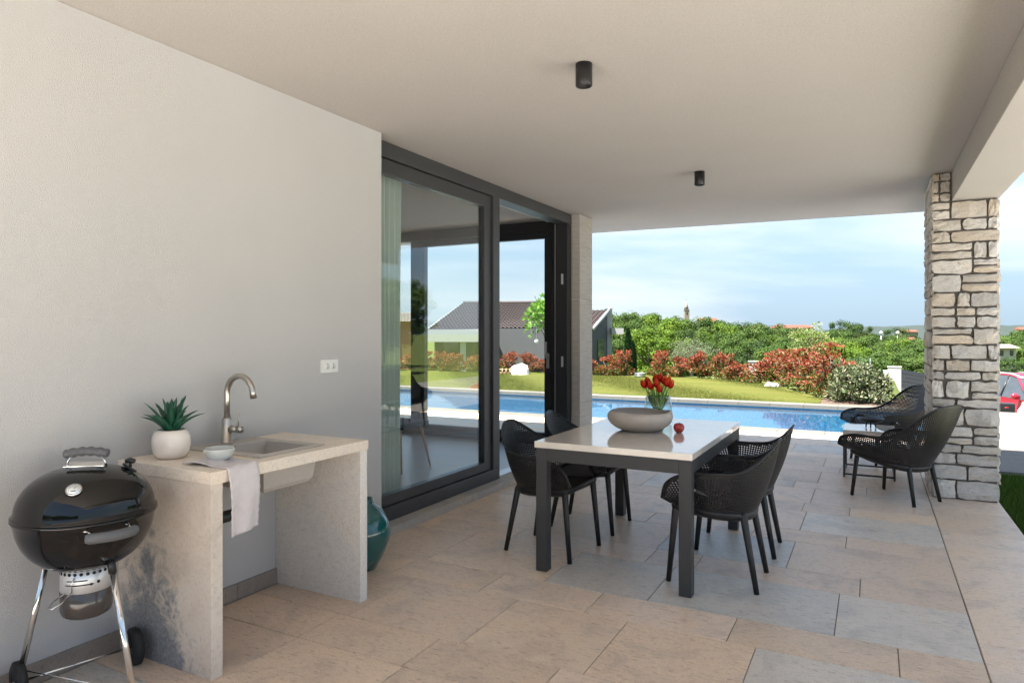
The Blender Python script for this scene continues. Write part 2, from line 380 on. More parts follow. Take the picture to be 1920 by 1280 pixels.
def blades(name, n, xf, h, cols, label):
    P = xf(n); D = rand_dirs(n) * .45 + np.array([0, 0, 1.0]); D /= np.linalg.norm(D, axis=1)[:, None]
    s = h * (0.6 + .8 * nrg.random(n)); S = np.cross(D, rand_dirs(n)); S /= np.linalg.norm(S, axis=1)[:, None]
    wd = (.05 * s + .0022)[:, None]
    V = np.stack([P - S * wd, P + S * wd, P + D * s[:, None]], 1).reshape(-1, 3)
    c = np.array(cols)[nrg.integers(0, len(cols), n)] * (0.7 + .6 * nrg.random((n, 1)))
    o = link(name, np_mesh(name, V, np.arange(3 * n).reshape(n, 3), M['blade'], c)); o['label'] = label; o['category'] = 'grass'; return kind(o, 'stuff')
def lawn_pts(n):
    x = nrg.uniform(-14, -.95, n); f = nrg.random(n); hy = np.array([hedge_y(q) for q in x]); y = 15.02 + (hy - 15.0) * f
    return np.c_[x, y, np.full(n, -.03)]
blades('grass', 150000, lawn_pts, .030, [(0.0984, 0.1271, 0.0205), (0.123, 0.1312, 0.0287), (0.164, 0.1435, 0.0492), (0.082, 0.1148, 0.01968)], 'short mown yellow-green grass of the lawn beyond the pool')
blades('grass', 30000, lambda n: np.c_[nrg.uniform(.965, 1.6, n), nrg.uniform(4.6, 8.42, n), np.full(n, -.065)], .06, [(.05, .11, .015), (.07, .13, .02), (.10, .14, .03)], 'dark green grass beside the stone pillar')

# patio floor with its tiles
floor = kind(MB().box(-2.97, .93, -.7, 10.34, -.30, -.007).build('patio_floor', M['grout']), 'structure')
BEIGE = [(.73, .555, .405), (.76, .59, .44), (.70, .54, .40), (.74, .58, .445), (.72, .56, .435), (.69, .54, .415)]
GREY = [(.62, .56, .49), (.65, .58, .50), (.58, .54, .485)]
def tile(x0, x1, y0, y1, c, par=floor, m='tile', z=0.0, th=.02, g=.0022, name='tile'):
    mb = MB(); a, b, c0, d = x0 + g, x1 - g, y0 + g, y1 - g; e = .0018; dz = z + rng.uniform(-.0006, .0006)
    vs = [(a, c0, z - th), (b, c0, z - th), (b, d, z - th), (a, d, z - th), (a, c0, dz - e), (b, c0, dz - e), (b, d, dz - e), (a, d, dz - e),
          (a + e, c0 + e, dz), (b - e, c0 + e, dz), (b - e, d - e, dz), (a + e, d - e, dz)]
    fs = [(0, 1, 5, 4), (1, 2, 6, 5), (2, 3, 7, 6), (3, 0, 4, 7), (4, 5, 9, 8), (5, 6, 10, 9), (6, 7, 11, 10), (7, 4, 8, 11), (8, 9, 10, 11)]
    mb.add(vs, fs); return mb.build(name, M[m], par, color=c)
def tint(grey=False):
    c = rng.choice(GREY if grey else BEIGE); k = rng.uniform(.93, 1.06); return tuple(q * k for q in c)
XL, XR = -2.955, .418
FIX = {  # row start (rounded) -> joints, indices of grey tiles
    2.62: ([-2.31, -1.65, -1.055, -.463], [4]), 3.20: ([-2.50, -1.90, -1.286, -.592, .097], []), 3.50: ([-2.45, -1.65, -1.05, -.16], [2, 3, 4]),
    4.07: ([-2.2, -1.24, -.95, -.064], []), 4.38: ([-2.1, -1.25, -.461], [2]), 4.945: ([-2.6, -1.5, -.75, -.16], []), 5.25: ([-2.0, -1.3, -.462], [3]),
    5.815: ([-2.3, -1.2, -.5, -.163], []), 6.13: ([-1.9, -1.1, -.46], [1]), 6.72: ([-2.4, -1.4, -.65, -.05], []), 7.02: ([-2.0, -1.25, -.46], []), 7.55: ([-2.2, -1.3, -.3], [])}
ys = []; y = 2.62 - 4 * .877
while y < 10.3: ys += [y, y + .582]; y += .877
ys = [q for q in ys if q < 10.33] + [10.338]
for y0, y1 in zip(ys, ys[1:]):
    key = min(FIX, key=lambda k: abs(k - y0)); js, gr = FIX[key] if abs(key - y0) < .06 else (None, None)
    if js is None:
        js = []; x = XL + rng.uniform(.3, .9); gr = []
        while x < XR - .25:
            js.append(x); x += rng.choice([.6, .6, .88, .75])
        gr = [i for i in range(len(js) + 1) if rng.random() < .12]
    e = [XL] + js + [XR]
    for i in range(len(e) - 1): tile(e[i], e[i + 1], max(y0, -.49), y1, tint(i in gr))
y = 3.72 - 8 * .665
while y < 10.33:
    a, b = max(y, -.49), min(y + .665, 10.338)
    if b - a > .1 and not (a < 7.9 and b > 6.9 and False): tile(XR + .003, .928, a, b, tuple(q * 1.02 for q in rng.choice(BEIGE[1:4])))
    y += .665
# pale deck that goes on past the pillar, and added bounce paving behind the viewer
deck = kind(MB().box(.935, 6.0, 8.45, 10.34, -.30, -.012).build('side_deck', M['grout']), 'structure')
x = .94
while x < 5.9:
    for a, b in ((8.452, 9.05), (9.05, 9.65), (9.65, 10.335)): tile(x, min(x + .8, 5.99), a, b, tuple(q * rng.uniform(.97, 1.03) for q in (.16, .145, .125)), deck, 'coping')
    x += .8
terr2 = kind(MB().box(-13, -2.975, 7.71, 10.34, -.30, -.007).build('pool_terrace', M['grout']), 'structure')
for a, b in ((7.712, 8.29), (8.29, 8.585), (8.585, 9.17), (9.17, 9.465), (9.465, 10.04), (10.04, 10.338)):
    x = -12.95 + rng.uniform(0, .5)
    while x < -3.0:
        e = min(x + rng.choice([.6, .88, .75]), -2.978)
        if -2.978 - e < .3: e = -2.978
        tile(x, e, a, b, tint(rng.random() < .12), terr2); x = e
# pool
px0, px1, py0, py1 = POOL
pool = MB()
pool.add([(px0, py0, -1.35), (px1, py0, -1.35), (px1, py1, -1.35), (px0, py1, -1.35), (px0, py0, -.03), (px1, py0, -.03), (px1, py1, -.03), (px0, py1, -.03)],
         [(0, 1, 2, 3), (0, 4, 5, 1), (1, 5, 6, 2), (2, 6, 7, 3), (3, 7, 4, 0)])
pool = kind(pool.build('pool_basin', M['mosaic']), 'structure')
CC = (.150, .134, .112)
def cop(x0, x1, y0, y1, z0, z1):
    k = rng.uniform(.93, 1.05); mb = MB().box(x0 + .0015, x1 - .0015, y0 + .0015, y1 - .0015, z0, z1, .006); mb.build('coping_stone', M['coping'], pool, color=tuple(q * k for q in CC))
x = px0
while x < 1.09:
    b = min(x + .62, 1.10)
    cop(x, b, 10.345, 10.73, -.09, .004); cop(x, b, 14.62, 14.99, -.085, -.006); x += .62
y = 10.732
while y < 14.6: cop(.72, 1.10, y, min(y + .62, 14.618), -.09, .0); y += .62
wt = MB(); wt.add([(px0, py0 + .001, -.10), (px1, py0 + .001, -.10), (px1, py1 - .001, -.10), (px0, py1 - .001, -.10)], [(0, 1, 2, 3)])
kind(wt.build('pool_water', M['water']), 'structure')
# pale terrace right of the pool, sloping drive beyond it
terr = kind(MB().box(1.10, 6.0, 10.345, 14.9, -.3, -.004).build('side_terrace', M['terrace']), 'structure')
def drive():
    mb = MB(); xs = np.linspace(-.6, 14, 22); yy = np.linspace(17.2, 34, 24); vs = [(x, y, gz(x, y) + .03) for y in yy for x in xs]; W = len(xs)
    fs = [(j * W + i, j * W + i + 1, (j + 1) * W + i + 1, (j + 1) * W + i) for j in range(len(yy) - 1) for i in range(W - 1)]
    mb.add(vs, fs, True); kind(mb.build('driveway', M['terrace']), 'structure')
drive()
kind(MB().box(2.705, 30, -12, 8.44, -.3, -.05).build('added_bounce_yard', M['bounce_paving']), 'structure')  # added out of view on the right, bounces sunlight into the patio
kind(MB().box(-9, 2.70, -16, -.72, -.3, -.02).build('added_bounce_court', M['bounce_paving']), 'structure')  # unseen reflector ground added behind the camera to lift the patio light
bed = MB(); vs = [(-1.05, 15.0, -.01), (.62, 15.0, -.01), (.70, 17.1, -.03), (-.75, 17.1, -.02), (-.95, 16.2, .0)]
bed.add(vs + [(a, b, -.15) for a, b, c in vs], [(0, 1, 2, 3, 4)] + [(i, i + 5, (i + 1) % 5 + 5, (i + 1) % 5) for i in range(5)]); kind(bed.build('planting_bed', M['soil']), 'structure')

# ================================================================== HOUSE
house = thing('house', (-2.97, 3.0, 0), 'white rendered house with covered patio, flat ceiling and big glass door', 'house')
ZC = 2.77
MB().box(-3.32, -2.97, -.68, 3.706, -.1, ZC - .002).build('wall', M['wall'], house)
roof = MB(); P = [(-10.2, -.7), (.935, -.7), (.935, 8.99), (-10.2, 8.40)]
roof.add([(a, b, ZC) for a, b in P] + [(a, b, ZC + .26) for a, b in P], [(3, 2, 1, 0), (4, 5, 6, 7), (0, 1, 5, 4), (1, 2, 6, 5), (2, 3, 7, 6), (3, 0, 4, 7)])
ro = roof.build('ceiling', M['ceil'], house)
dr = MB()
for (a, b), (c, d) in zip(P[1:3], P[2:4]): dr.tube([(a, b, ZC + .012), (c, d, ZC + .012)], .013, 6)
dr.build('drip_edge', M['trim'], ro)
MB().box(.59, .928, -.68, 8.97, 2.525, ZC - .002, .004).build('beam', M['ceil'], house)
# pier clad with grained tile beside the glass door
MB().box(-3.29, -2.985, 7.288, 7.655, -.02, ZC - .003).build('corner_pier', M['room'], house)
z = 0.0
while z < ZC - .01:
    h = min(.60, ZC - .004 - z)
    MB().box(-2.986, -2.968, 7.270, 7.66, z + .001, z + h - .001, .0015).build('cladding_tile', M['clad'], house)
    MB().box(-3.068, -2.9865, 7.270, 7.2875, z + .001, z + h - .001, .0015).build('cladding_tile', M['clad'], house); z += .60
# room behind the glass
MB().box(-10, -3.08, 3.70, 7.70, -.1, .045).build('room_floor', M['roomfloor'], house)
MB().box(-10, -3.32, 3.40, 3.70, -.1, ZC - .003).build('partition_wall', M['room'], house)
MB().box(-10.1, -9.8, 3.70, 7.70, .046, ZC - .003).build('partition_wall', M['room'], house)
MB().box(-9.8, -6.75, 7.45, 7.70, .046, ZC - .003).build('partition_wall', M['room'], house)
MB().box(-10.1, -9.8, .02, 3.40, -.1, ZC - .003).build('outer_wall', M['wall'], house)
MB().box(-9.8, -3.32, .02, .3, -.1, ZC - .003).build('outer_wall', M['wall'], house)
MB().box(-3.36, -3.27, 3.72, 7.25, 2.70, 2.766).build('curtain_track', M['white'], house)
# skirting tiles
y = .1
while y < 3.69:
    b = min(y + .60, 3.70); MB().box(-2.969, -2.957, y + .0015, b - .0015, .0, .085, .0015).build('skirting_tile', M['tile'], house, color=(.30, .255, .22)); y += .60
# door sill
y = 3.72
while y < 7.26:
    b = min(y + .9, 7.268); MB().box(-3.20, -2.958, y + .001, b - .001, -.02, .052, .003).build('sill_slab', M['coping'], house, color=(.44, .41, .375)); y += .9
# fixed glazing, patio side
FX = -3.07
fr = MB()
fr.box(FX - .16, FX, 3.70, 7.268, 2.655, ZC - .004, .003)
fr.box(FX - .16, FX, 3.70, 5.56, .053, .155, .004)
fr.box(FX - .16, FX, 5.44, 5.56, .156, 2.654, .003)
door = fr.build('glass_door', M['alu'], house)
MB().box(FX - .15, FX - .002, 7.15, 7.268, .06, 2.654, .003).build('door_jamb', M['alu_d'], door)
MB().box(FX - .14, FX - .03, 5.56, 7.15, .053, .068, .003).build('threshold', M['silver'], door)
for zc_ in (2.02, 1.08): MB().box(FX - .075, FX - .05, 7.140, 7.1495, zc_ - .06, zc_ + .06, .002).build('lock_plate', M['silver'], door)
sash = MB(); sx0, sx1 = FX - .085, FX - .022
sash.box(sx0, sx1, 3.70, 5.435, 2.545, 2.650, .004); sash.box(sx0, sx1, 3.70, 5.435, .160, .235, .004); sash.box(sx0, sx1, 5.315, 5.435, .2355, 2.5445, .004)
sash.build('sash', M['alu'], door)
MB().box(FX - .06, FX - .052, 3.70, 5.315, .2355, 2.5445).build('pane', M['glass'], door)
# sliding leaf pushed in front of nothing: stands parked behind the fixed pane
sash = MB(); sash.box(FX - .150, FX - .095, 3.80, 3.90, .16, 2.64, .004); sash.build('parked_sash', M['alu_d'], door)
# pool side window wall
FY = 7.56
fr = MB(); fr.box(-6.75, -3.295, FY - .05, FY + .05, 2.64, ZC - .004, .003); fr.box(-6.75, -3.295, FY - .05, FY + .05, .046, .115, .003)
fr.box(-3.42, -3.295, FY - .05, FY + .05, .116, 2.639, .003); fr.box(-5.52, -5.36, FY - .05, FY + .05, .116, 2.639, .003); fr.box(-6.75, -6.65, FY - .05, FY + .05, .116, 2.639, .003)
win = fr.build('pool_window', M['alu_d'], house)
sf = MB(); sf.box(-5.355, -3.43, FY - .04, FY + .03, 2.555, 2.635, .003); sf.box(-5.355, -3.43, FY - .04, FY + .03, .118, .19, .003); sf.box(-3.53, -3.43, FY - .045, FY + .035, .1905, 2.5545, .003); sf.box(-5.355, -5.30, FY - .045, FY + .035, .1905, 2.5545, .003)
sf.build('sash', M['alu_d'], win)
MB().box(-5.30, -3.53, FY - .004, FY + .004, .19, 2.555).build('pane', M['glass'], win)
MB().box(-6.65, -5.52, FY - .004, FY + .004, .116, 2.639).build('pane', M['glass'], win)
hd = MB(); hd.box(-3.497, -3.463, FY - .062, FY - .046, .98, 1.16, .004); hd.box(-3.49, -3.47, FY - .10, FY - .062, 1.10, 1.12); hd.box(-3.492, -3.468, FY - .115, FY - .10, 1.10, 1.30, .004); hd.build('handle', M['silver'], win)
# curtain
def curtain():
    n = 120; vs = []; fs = []
    for i in range(n):
        t = i / (n - 1); y = 3.76 + .68 * t; x = -3.36 + .028 * math.sin(t * 62 + math.sin(t * 9)) + .008 * math.sin(t * 131)
        for k, z in enumerate((.05, .8, 1.8, 2.70)): vs.append((x + .006 * math.sin(k * 2 + i * .3), y + .006 * math.sin(k + i * .1), z))
    for i in range(n - 1):
        for k in range(3): fs.append((i * 4 + k, (i + 1) * 4 + k, (i + 1) * 4 + k + 1, i * 4 + k + 1))
    tag(MB().add(vs, fs, True).build('curtain', M['curtain']), 'pale green sheer curtain gathered behind the fixed glass pane', 'curtain')
curtain()
# chair inside the room
ic = thing('dining_chair', (-4.25, 5.55, .045), 'dark upholstered dining chair with thin wooden legs inside the room', 'chair')
def inner_chair():
    cx, cy = -4.25, 5.55
    MB().box(cx - .23, cx + .23, cy - .22, cy + .24, .46, .52, .02).build('seat', M['chairfab'], ic)
    mb = MB(); mb.tube([(cx - .02, cy - .20, .50), (cx - .03, cy - .26, .70), (cx - .05, cy - .33, .96)], [.20, .215, .19], 14, .10, up=(1, 0, 0)); mb.build('backrest', M['chairfab'], ic)
    for a in (-1, 1):
        for b in (-1, 1): MB().tube([(cx + a * .17, cy + b * .17, .47), (cx + a * .24, cy + b * .24, .046)], [.016, .010], 8).build('leg', M['wood'], ic)
inner_chair()

# socket
so_ = thing('wall_socket', (-2.97, 3.19, 1.2), 'white double wall socket above the counter end', 'socket')
MB().box(-2.969, -2.958, 3.118, 3.268, 1.160, 1.240, .003).build('cover_plate', M['white'], so_)
for yy in (3.168, 3.222):
    s_ = MB(); s_.tube([(-2.9575, yy, 1.20), (-2.956, yy, 1.20)], .021, 20); q = s_.build('outlet', M['white'], so_)
    for dz in (-.008, .008): MB().tube([(-2.9558, yy, 1.20 + dz), (-2.9552, yy, 1.20 + dz)], .0032, 8).build('pin_hole', M['dark'], q)
# ceiling lights
for i, (x, y, lb) in enumerate([(-1.30, 3.24, 'black cylinder ceiling spotlight above the sink end of the dining table'), (-1.30, 5.86, 'black cylinder ceiling spotlight between the dining table and the pool')]):
    c = thing('ceiling_spotlight', (x, y, ZC), lb, 'ceiling light', 'black ceiling spotlights')
    MB().lathe([(.0425, 0), (.0425, -.112), (.041, -.114), (.035, -.114), (.034, -.100), (.0, -.098)][::-1], 32, (x, y, ZC - .001)).build('housing', M['black'], c)
    MB().lathe([(0, -.0975), (.024, -.0985), (.03, -.1005)][::-1], 24, (x, y, ZC - .003)).build('lens', M['silver'], c)

# ------------------------------------------------------------------ stone pillar
pil = thing('stone_pillar', (.68, 7.3, 0), 'squared rubble stone pillar with dark mortar carrying the roof beam', 'pillar')
PX0, PX1, PY0, PY1 = .462, .908, 6.878, 7.75
MB().box(PX0, PX1, PY0, PY1, -.02, 2.522).add(*(lambda b: (b.v, b.f))(MB().box(PX0, .587, PY0, PY1, 2.5225, ZC - .003))).build('mortar_core', M['mortar'], pil)
SC = [(.62, .57, .51), (.68, .63, .57), (.58, .535, .485), (.70, .655, .60), (.63, .565, .49), (.56, .52, .48), (.64, .545, .44), (.66, .62, .57)]
def stone(o, ux, uz, nn, w, h, dep):
    """rough block: o = lower corner on the core face, ux/uz unit axes, nn outward"""
    nx, nz_ = 5, 4; vs = []; fs = []; sd_ = rng.uniform(0, 99); cut = [rng.uniform(0, .28) for _ in range(4)]
    for j in range(nz_):
        for i in range(nx):
            a, b = i / (nx - 1), j / (nz_ - 1); ca, cb = a * 2 - 1, b * 2 - 1
            ei, ej = i in (0, nx - 1), j in (0, nz_ - 1)
            f = noise.noise(Vector((a * 2.2 + sd_, b * 2.2, sd_ * .7)))
            ja = noise.noise(Vector((a * 3 + sd_, b * 3 + 7, 1))) * .016; jb = noise.noise(Vector((a * 3 + sd_ + 31, b * 3, 4))) * .015
            if ei and ej:
                c_ = cut[(i > 0) * 2 + (j > 0)]; a -= ca * c_ * .14; b -= cb * c_ * .25
            d = dep * (1 + .55 * f); d -= dep * (.16 if (ei or ej) else 0)
            vs.append(o + ux * (a * w + ja) + uz * (b * h + jb) + nn * max(d, .004))
    for j in range(nz_ - 1):
        for i in range(nx - 1): fs.append((j * nx + i, j * nx + i + 1, (j + 1) * nx + i + 1, (j + 1) * nx + i))
    ring = [i for i in range(nx)] + [j * nx + nx - 1 for j in range(1, nz_)] + [(nz_ - 1) * nx + i for i in range(nx - 2, -1, -1)] + [j * nx for j in range(nz_ - 2, 0, -1)]
    k = len(vs)
    for q in ring: p = Vector(vs[q]); vs.append(p - nn * ((p - o).dot(nn) + .012))
    L_ = len(ring)
    for q in range(L_): fs.append((ring[(q + 1) % L_], ring[q], k + q, k + (q + 1) % L_))
    c = rng.choice(SC); kk = rng.uniform(.88, 1.1); MB().add(vs, fs, False).build('stone', M['stone'], pil, color=tuple(x * kk for x in c))
def face(o, ux, nn, W, H, dep, jog):
    uz = Vector((0, 0, 1)); z = .0
    gp = .016
    while z < H - .03:
        h = min(rng.choice([.075, .10, .125, .14, .155, .165, .12]), H - z)
        if H - z - h < .05: h = H - z
        x = -jog if jog else .0
        while x < W - .02:
            w_ = rng.choice([.10, .14, .18, .22, .26, .30]) * (1.0 if W > .3 else .6)
            if W - x - w_ < .07: w_ = W - x
            if h > .115 and w_ > .1 and rng.random() < .34:
                s_ = rng.uniform(.38, .62); stone(o + ux * (x + gp / 2) + uz * (z + gp / 2), ux, uz, nn, w_ - gp, h * s_ - gp, dep); stone(o + ux * (x + gp / 2) + uz * (z + h * s_ + gp / 2), ux, uz, nn, w_ - gp, h * (1 - s_) - gp, dep * .9)
            else: stone(o + ux * (x + gp / 2) + uz * (z + gp / 2), ux, uz, nn, w_ - gp, h - gp, dep * rng.uniform(.85, 1.15))
            x += w_
        z += h
face(Vector((PX0 - .022, PY0, 0)), Vector((1, 0, 0)), Vector((0, -1, 0)), PX1 - PX0 + .040, 2.515, .034, 0)
face(Vector((PX0 - .022, PY0, 2.52)), Vector((1, 0, 0)), Vector((0, -1, 0)), .587 - PX0 + .020, .245, .026, 0)
face(Vector((PX0, PY1, 0)), Vector((0, -1, 0)), Vector((-1, 0, 0)), PY1 - PY0, 2.76, .024, 0)
face(Vector((PX1, PY0, 0)), Vector((0, 1, 0)), Vector((1, 0, 0)), PY1 - PY0, 2.515, .024, 0)
face(Vector((PX1, PY1, 0)), Vector((-1, 0, 0)), Vector((0, 1, 0)), PX1 - PX0, 2.515, .024, 0)

# ================================================================== OUTDOOR SINK COUNTER
ct = thing('sink_counter', (-2.66, 2.34, 0), 'beige stone outdoor counter on two slab legs with inset sink', 'counter')
CS = (.76, .675, .58)
def counter_panel_mat():
    m, t, b = mat('stained_counter_stone'); b.inputs['Roughness'].default_value = .55
    v = tex_vec(t, 'World'); f1 = noise_n(t, v, 4, 6, .65, .5); f2 = noise_n(t, v, 60, 4, .7); f3 = noise_n(t, v, 9, 5, .7, .8)
    base = ramp(t, f1, [(.3, (.58, .50, .43)), (.5, (.70, .615, .53)), (.75, (.75, .68, .60))])
    base = mixc(t, 1.0, base, ramp(t, f2, [(.3, (.80, .77, .74)), (.48, (1, 1, 1))]), 'MULTIPLY')
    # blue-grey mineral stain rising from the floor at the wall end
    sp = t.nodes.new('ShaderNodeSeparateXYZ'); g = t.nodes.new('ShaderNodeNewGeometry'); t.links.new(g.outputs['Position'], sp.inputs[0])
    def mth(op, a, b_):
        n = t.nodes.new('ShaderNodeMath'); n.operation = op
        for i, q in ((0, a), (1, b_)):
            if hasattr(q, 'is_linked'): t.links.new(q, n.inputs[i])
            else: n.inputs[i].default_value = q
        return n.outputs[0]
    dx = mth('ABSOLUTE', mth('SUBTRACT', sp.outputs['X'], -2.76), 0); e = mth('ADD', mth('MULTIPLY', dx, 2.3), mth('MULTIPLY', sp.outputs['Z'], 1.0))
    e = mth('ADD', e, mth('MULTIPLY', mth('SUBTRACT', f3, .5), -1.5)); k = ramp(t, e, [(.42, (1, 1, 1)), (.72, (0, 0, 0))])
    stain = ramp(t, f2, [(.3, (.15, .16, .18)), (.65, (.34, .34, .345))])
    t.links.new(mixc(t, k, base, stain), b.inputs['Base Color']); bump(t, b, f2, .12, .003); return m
M['panel'] = counter_panel_mat()
MB().box(-2.968, -2.358, 1.866, 1.921, 0, .7885, .002).build('leg_slab', M['panel'], ct)
MB().box(-2.968, -2.358, 2.770, 2.825, 0, .7885, .002).build('leg_slab', M['counter'], ct, color=(.74, .71, .67))
RX0, RX1, RY0, RY1 = -2.945, -2.425, 2.175, 2.585        # sink rim
OX0, OX1, OY0, OY1 = -2.800, -2.470, 2.235, 2.548        # bowl opening
tp = MB(); tp.box(-2.968, -2.352, 1.862, OY0 - .02, .789, .840, .003); tp.box(-2.968, -2.352, OY1 + .02, 2.829, .789, .840, .003)
tp.box(-2.968, OX0 - .02, OY0 - .0195, OY1 + .0195, .789, .840); tp.box(OX1 + .02, -2.352, OY0 - .0205, OY1 + .0205, .7895, .8405)
tp.build('worktop', M['counter'], ct, color=CS)
sk = MB(); zt = .8485
def ringquad(a, b):
    n = 4; return [(i, (i + 1) % n, n + (i + 1) % n, n + i) for i in range(n)]
def rect(x0, x1, y0, y1, z): return [(x0, y0, z), (x1, y0, z), (x1, y1, z), (x0, y1, z)]
L0 = [rect(RX0, RX1, RY0, RY1, .8412), rect(RX0, RX1, RY0, RY1, zt - .003), rect(RX0 + .004, RX1 - .004, RY0 + .004, RY1 - .004, zt), rect(OX0 - .006, OX1 + .006, OY0 - .006, OY1 + .006, zt),
      rect(OX0, OX1, OY0, OY1, zt - .006), rect(OX0 + .012, OX1 - .012, OY0 + .012, OY1 - .012, .70), rect(OX0 + .03, OX1 - .03, OY0 + .03, OY1 - .03, .675)]
vs = sum(L0, []); fs = []
for i in range(len(L0) - 1): fs += [tuple(i * 4 + q for q in f) for f in ringquad(0, 0)]
k = (len(L0) - 1) * 4; fs.append((k, k + 1, k + 2, k + 3)); sk.add(vs, fs)
L1 = [rect(OX0 - .012, OX1 + .012, OY0 - .012, OY1 + .012, .7885), rect(OX0 + .002, OX1 - .002, OY0 + .002, OY1 - .002, .685), rect(OX0 + .02, OX1 - .02, OY0 + .02, OY1 - .02, .664)]
vs = sum(L1, []); fs = []
for i in range(2): fs += [tuple(i * 4 + q for q in f)[::-1] for f in ringquad(0, 0)]
fs.append((11, 10, 9, 8)); sk.add(vs, fs)
snk = sk.build('sink', M['sink'], ct)
MB().lathe([(.0, .002), (.018, .003), (.026, .006), (.030, .002)][::-1], 24, (-2.62, 2.39, .6755)).build('drain', M['steel'], snk)
MB().tube([(-2.793, 2.30, .80), (-2.786, 2.30, .80)], .016, 20).build('overflow', M['steel'], snk)
MB().tube([(-2.66, 2.30, .662), (-2.66, 2.30, .58), (-2.66, 2.26, .55), (-2.66, 2.16, .55), (-2.68, 2.10, .58), (-2.72, 2.06, .60), (-2.95, 2.05, .60)], .028, 14).build('drain_trap', M['black'], snk)
fx, fy = -2.885, 2.375
fa = thing('faucet', (fx, fy, .8485), 'brushed steel gooseneck faucet with side lever beside the sink', 'faucet')
MB().lathe([(.0, .0), (.030, .0), (.030, .006), (.026, .008), (.0255, .115), (.022, .122), (.017, .128), (.0, .128)][::-1], 32, (fx, fy, .849)).build('base', M['steel'], fa)
arc = [(fx, fy, .97), (fx, fy, 1.07)] + [(fx + .093 - .093 * math.cos(q), fy, 1.095 + .093 * math.sin(q)) for q in np.linspace(0, R(168), 18)]
e_ = Vector(arc[-1]); arc.append(tuple(e_ + Vector((.006, 0, -.035))))
MB().tube(arc, .0152, 18).build('spout', M['steel'], fa)
lv = MB(); lv.tube([(fx + .02, fy + .0, .918), (fx + .058, fy + .012, .918)], .017, 20); lv.tube([(fx + .0595, fy + .0125, .918), (fx + .085, fy + .02, .918)], .0175, 20); kn = lv.build('valve', M['steel'], fa)
MB().tube([(fx + .066, fy + .014, .932), (fx + .068, fy + .014, .965), (fx + .069, fy + .014, 1.0)], [.0035, .0035, .0055], 10).build('lever', M['steel'], kn)
# towel
def towel():
    prof = []
    for t in np.linspace(0, 1, 14): prof.append((-2.60 + .235 * t, .8445 + .006 * math.sin(t * 6)))
    for t in np.linspace(0, 1, 5)[1:]: q = t * R(90); prof.append((-2.365 + .020 * math.sin(q), .8265 + .020 * math.cos(q)))
    for t in np.linspace(0, 1, 26)[1:]: prof.append((-2.3445 + .010 * math.sin(t * 5),   .8265 - .255 * t))
    nW = 18; vs = []; fs = []; n = len(prof)
    for i, (x, z) in enumerate(prof):
        s = i / (n - 1); y0 = 1.935 + .02 * s - .02 * (1 - s) ** 2; wd = .142 + .02 * (1 - s)
        for j in range(nW):
            b = j / (nW - 1); hang = max(0, s - .4)
            xx = x + hang * .012 * math.sin(b * 9 + s * 3) + .002 * math.sin(i * 1.9 + j)
            if .80 < s < .93: xx += .0016 * math.sin(i * math.pi)
            vs.append((xx + (.0015 if i % 2 and .80 < s < .95 else 0), y0 + wd * b + .004 * math.sin(s * 8), z + (.006 * math.sin(b * 12 + s * 10) * (1 - s) if s < .35 else 0) - hang * .03 * (1 - b)))
    for i in range(n - 1):
        for j in range(nW - 1): fs.append((i * nW + j, (i + 1) * nW + j, (i + 1) * nW + j + 1, i * nW + j + 1))
    o = MB().add(vs, fs, True).build('towel', M['towel']); md = o.modifiers.new('thick', 'SOLIDIFY'); md.thickness = .006; md.offset = 1
    tag(o, 'lilac-grey hand towel hanging over the counter edge', 'towel')
towel()
b = MB().lathe([(0, 0), (.040, 0), (.043, .004), (.058, .022), (.066, .046), (.0665, .050), (.0635, .050), (.055, .024), (.040, .008), (0, .006)][::-1], 48, (-2.520, 2.035, .853))
bo = thing('ceramic_bowl', (-2.52, 2.035, .853), 'small pale blue-grey ceramic bowl standing on the towel', 'bowl')
b.build('body', M['bowlb'], bo)
MB().tube([(-2.52 + .065 * math.cos(q), 2.035 + .065 * math.sin(q), .9035) for q in np.linspace(0, 2 * math.pi, 49)], .0016, 6).build('rim', M['brim'], bo)
# potted aloe
pot = thing('potted_aloe', (-2.80, 2.005, .841), 'green aloe plant in a cream glazed round pot on the counter', 'potted plant')
pc = (-2.80, 2.005, .841)
MB().lathe([(0, 0), (.052, 0), (.064, .006), (.077, .03), (.082, .065), (.080, .095), (.070, .118), (.060, .127), (.056, .127), (.058, .115), (.060, .10), (0, .10)][::-1], 48, pc).build('pot', M['potw'], pot)
MB().lathe([(0, .112), (.058, .108)][::-1], 24, pc).build('soil', M['soil'], pot)
def aloe_leaf(az, tilt, ln, wd):
    n = 9; vs = []; fs = []; dr_ = Vector((math.cos(az), math.sin(az), 0)); sd_ = Vector((-math.sin(az), math.cos(az), 0)); p = Vector(pc) + Vector((0, 0, .108)) + dr_ * .012
    ang = tilt * .55
    for i in range(n):
        s = i / (n - 1); w_ = wd * (1 - s) ** .75 * (.75 + .9 * s * (1 - s)) + .0006; d = dr_ * math.sin(ang) + Vector((0, 0, 1)) * math.cos(ang); nrm = dr_ * -math.cos(ang) + Vector((0, 0, 1)) * math.sin(ang)
        sp = .0028 if i % 1 == 0 and 0 < i < n - 1 else 0
        vs += [p - sd_ * (w_ + sp * (i % 2)) + nrm * w_ * .45, p - nrm * w_ * .30, p + sd_ * (w_ + sp * (i % 2)) + nrm * w_ * .45, p + nrm * w_ * .12]
        p = p + d * (ln / (n - 1)); ang += tilt * .9 / n
    for i in range(n - 1):
        for j in range(4): fs.append((i * 4 + j, i * 4 + (j + 1) % 4, (i + 1) * 4 + (j + 1) % 4, (i + 1) * 4 + j))
    MB().add(vs, fs, True).build('leaf', M['aloe'], pot)
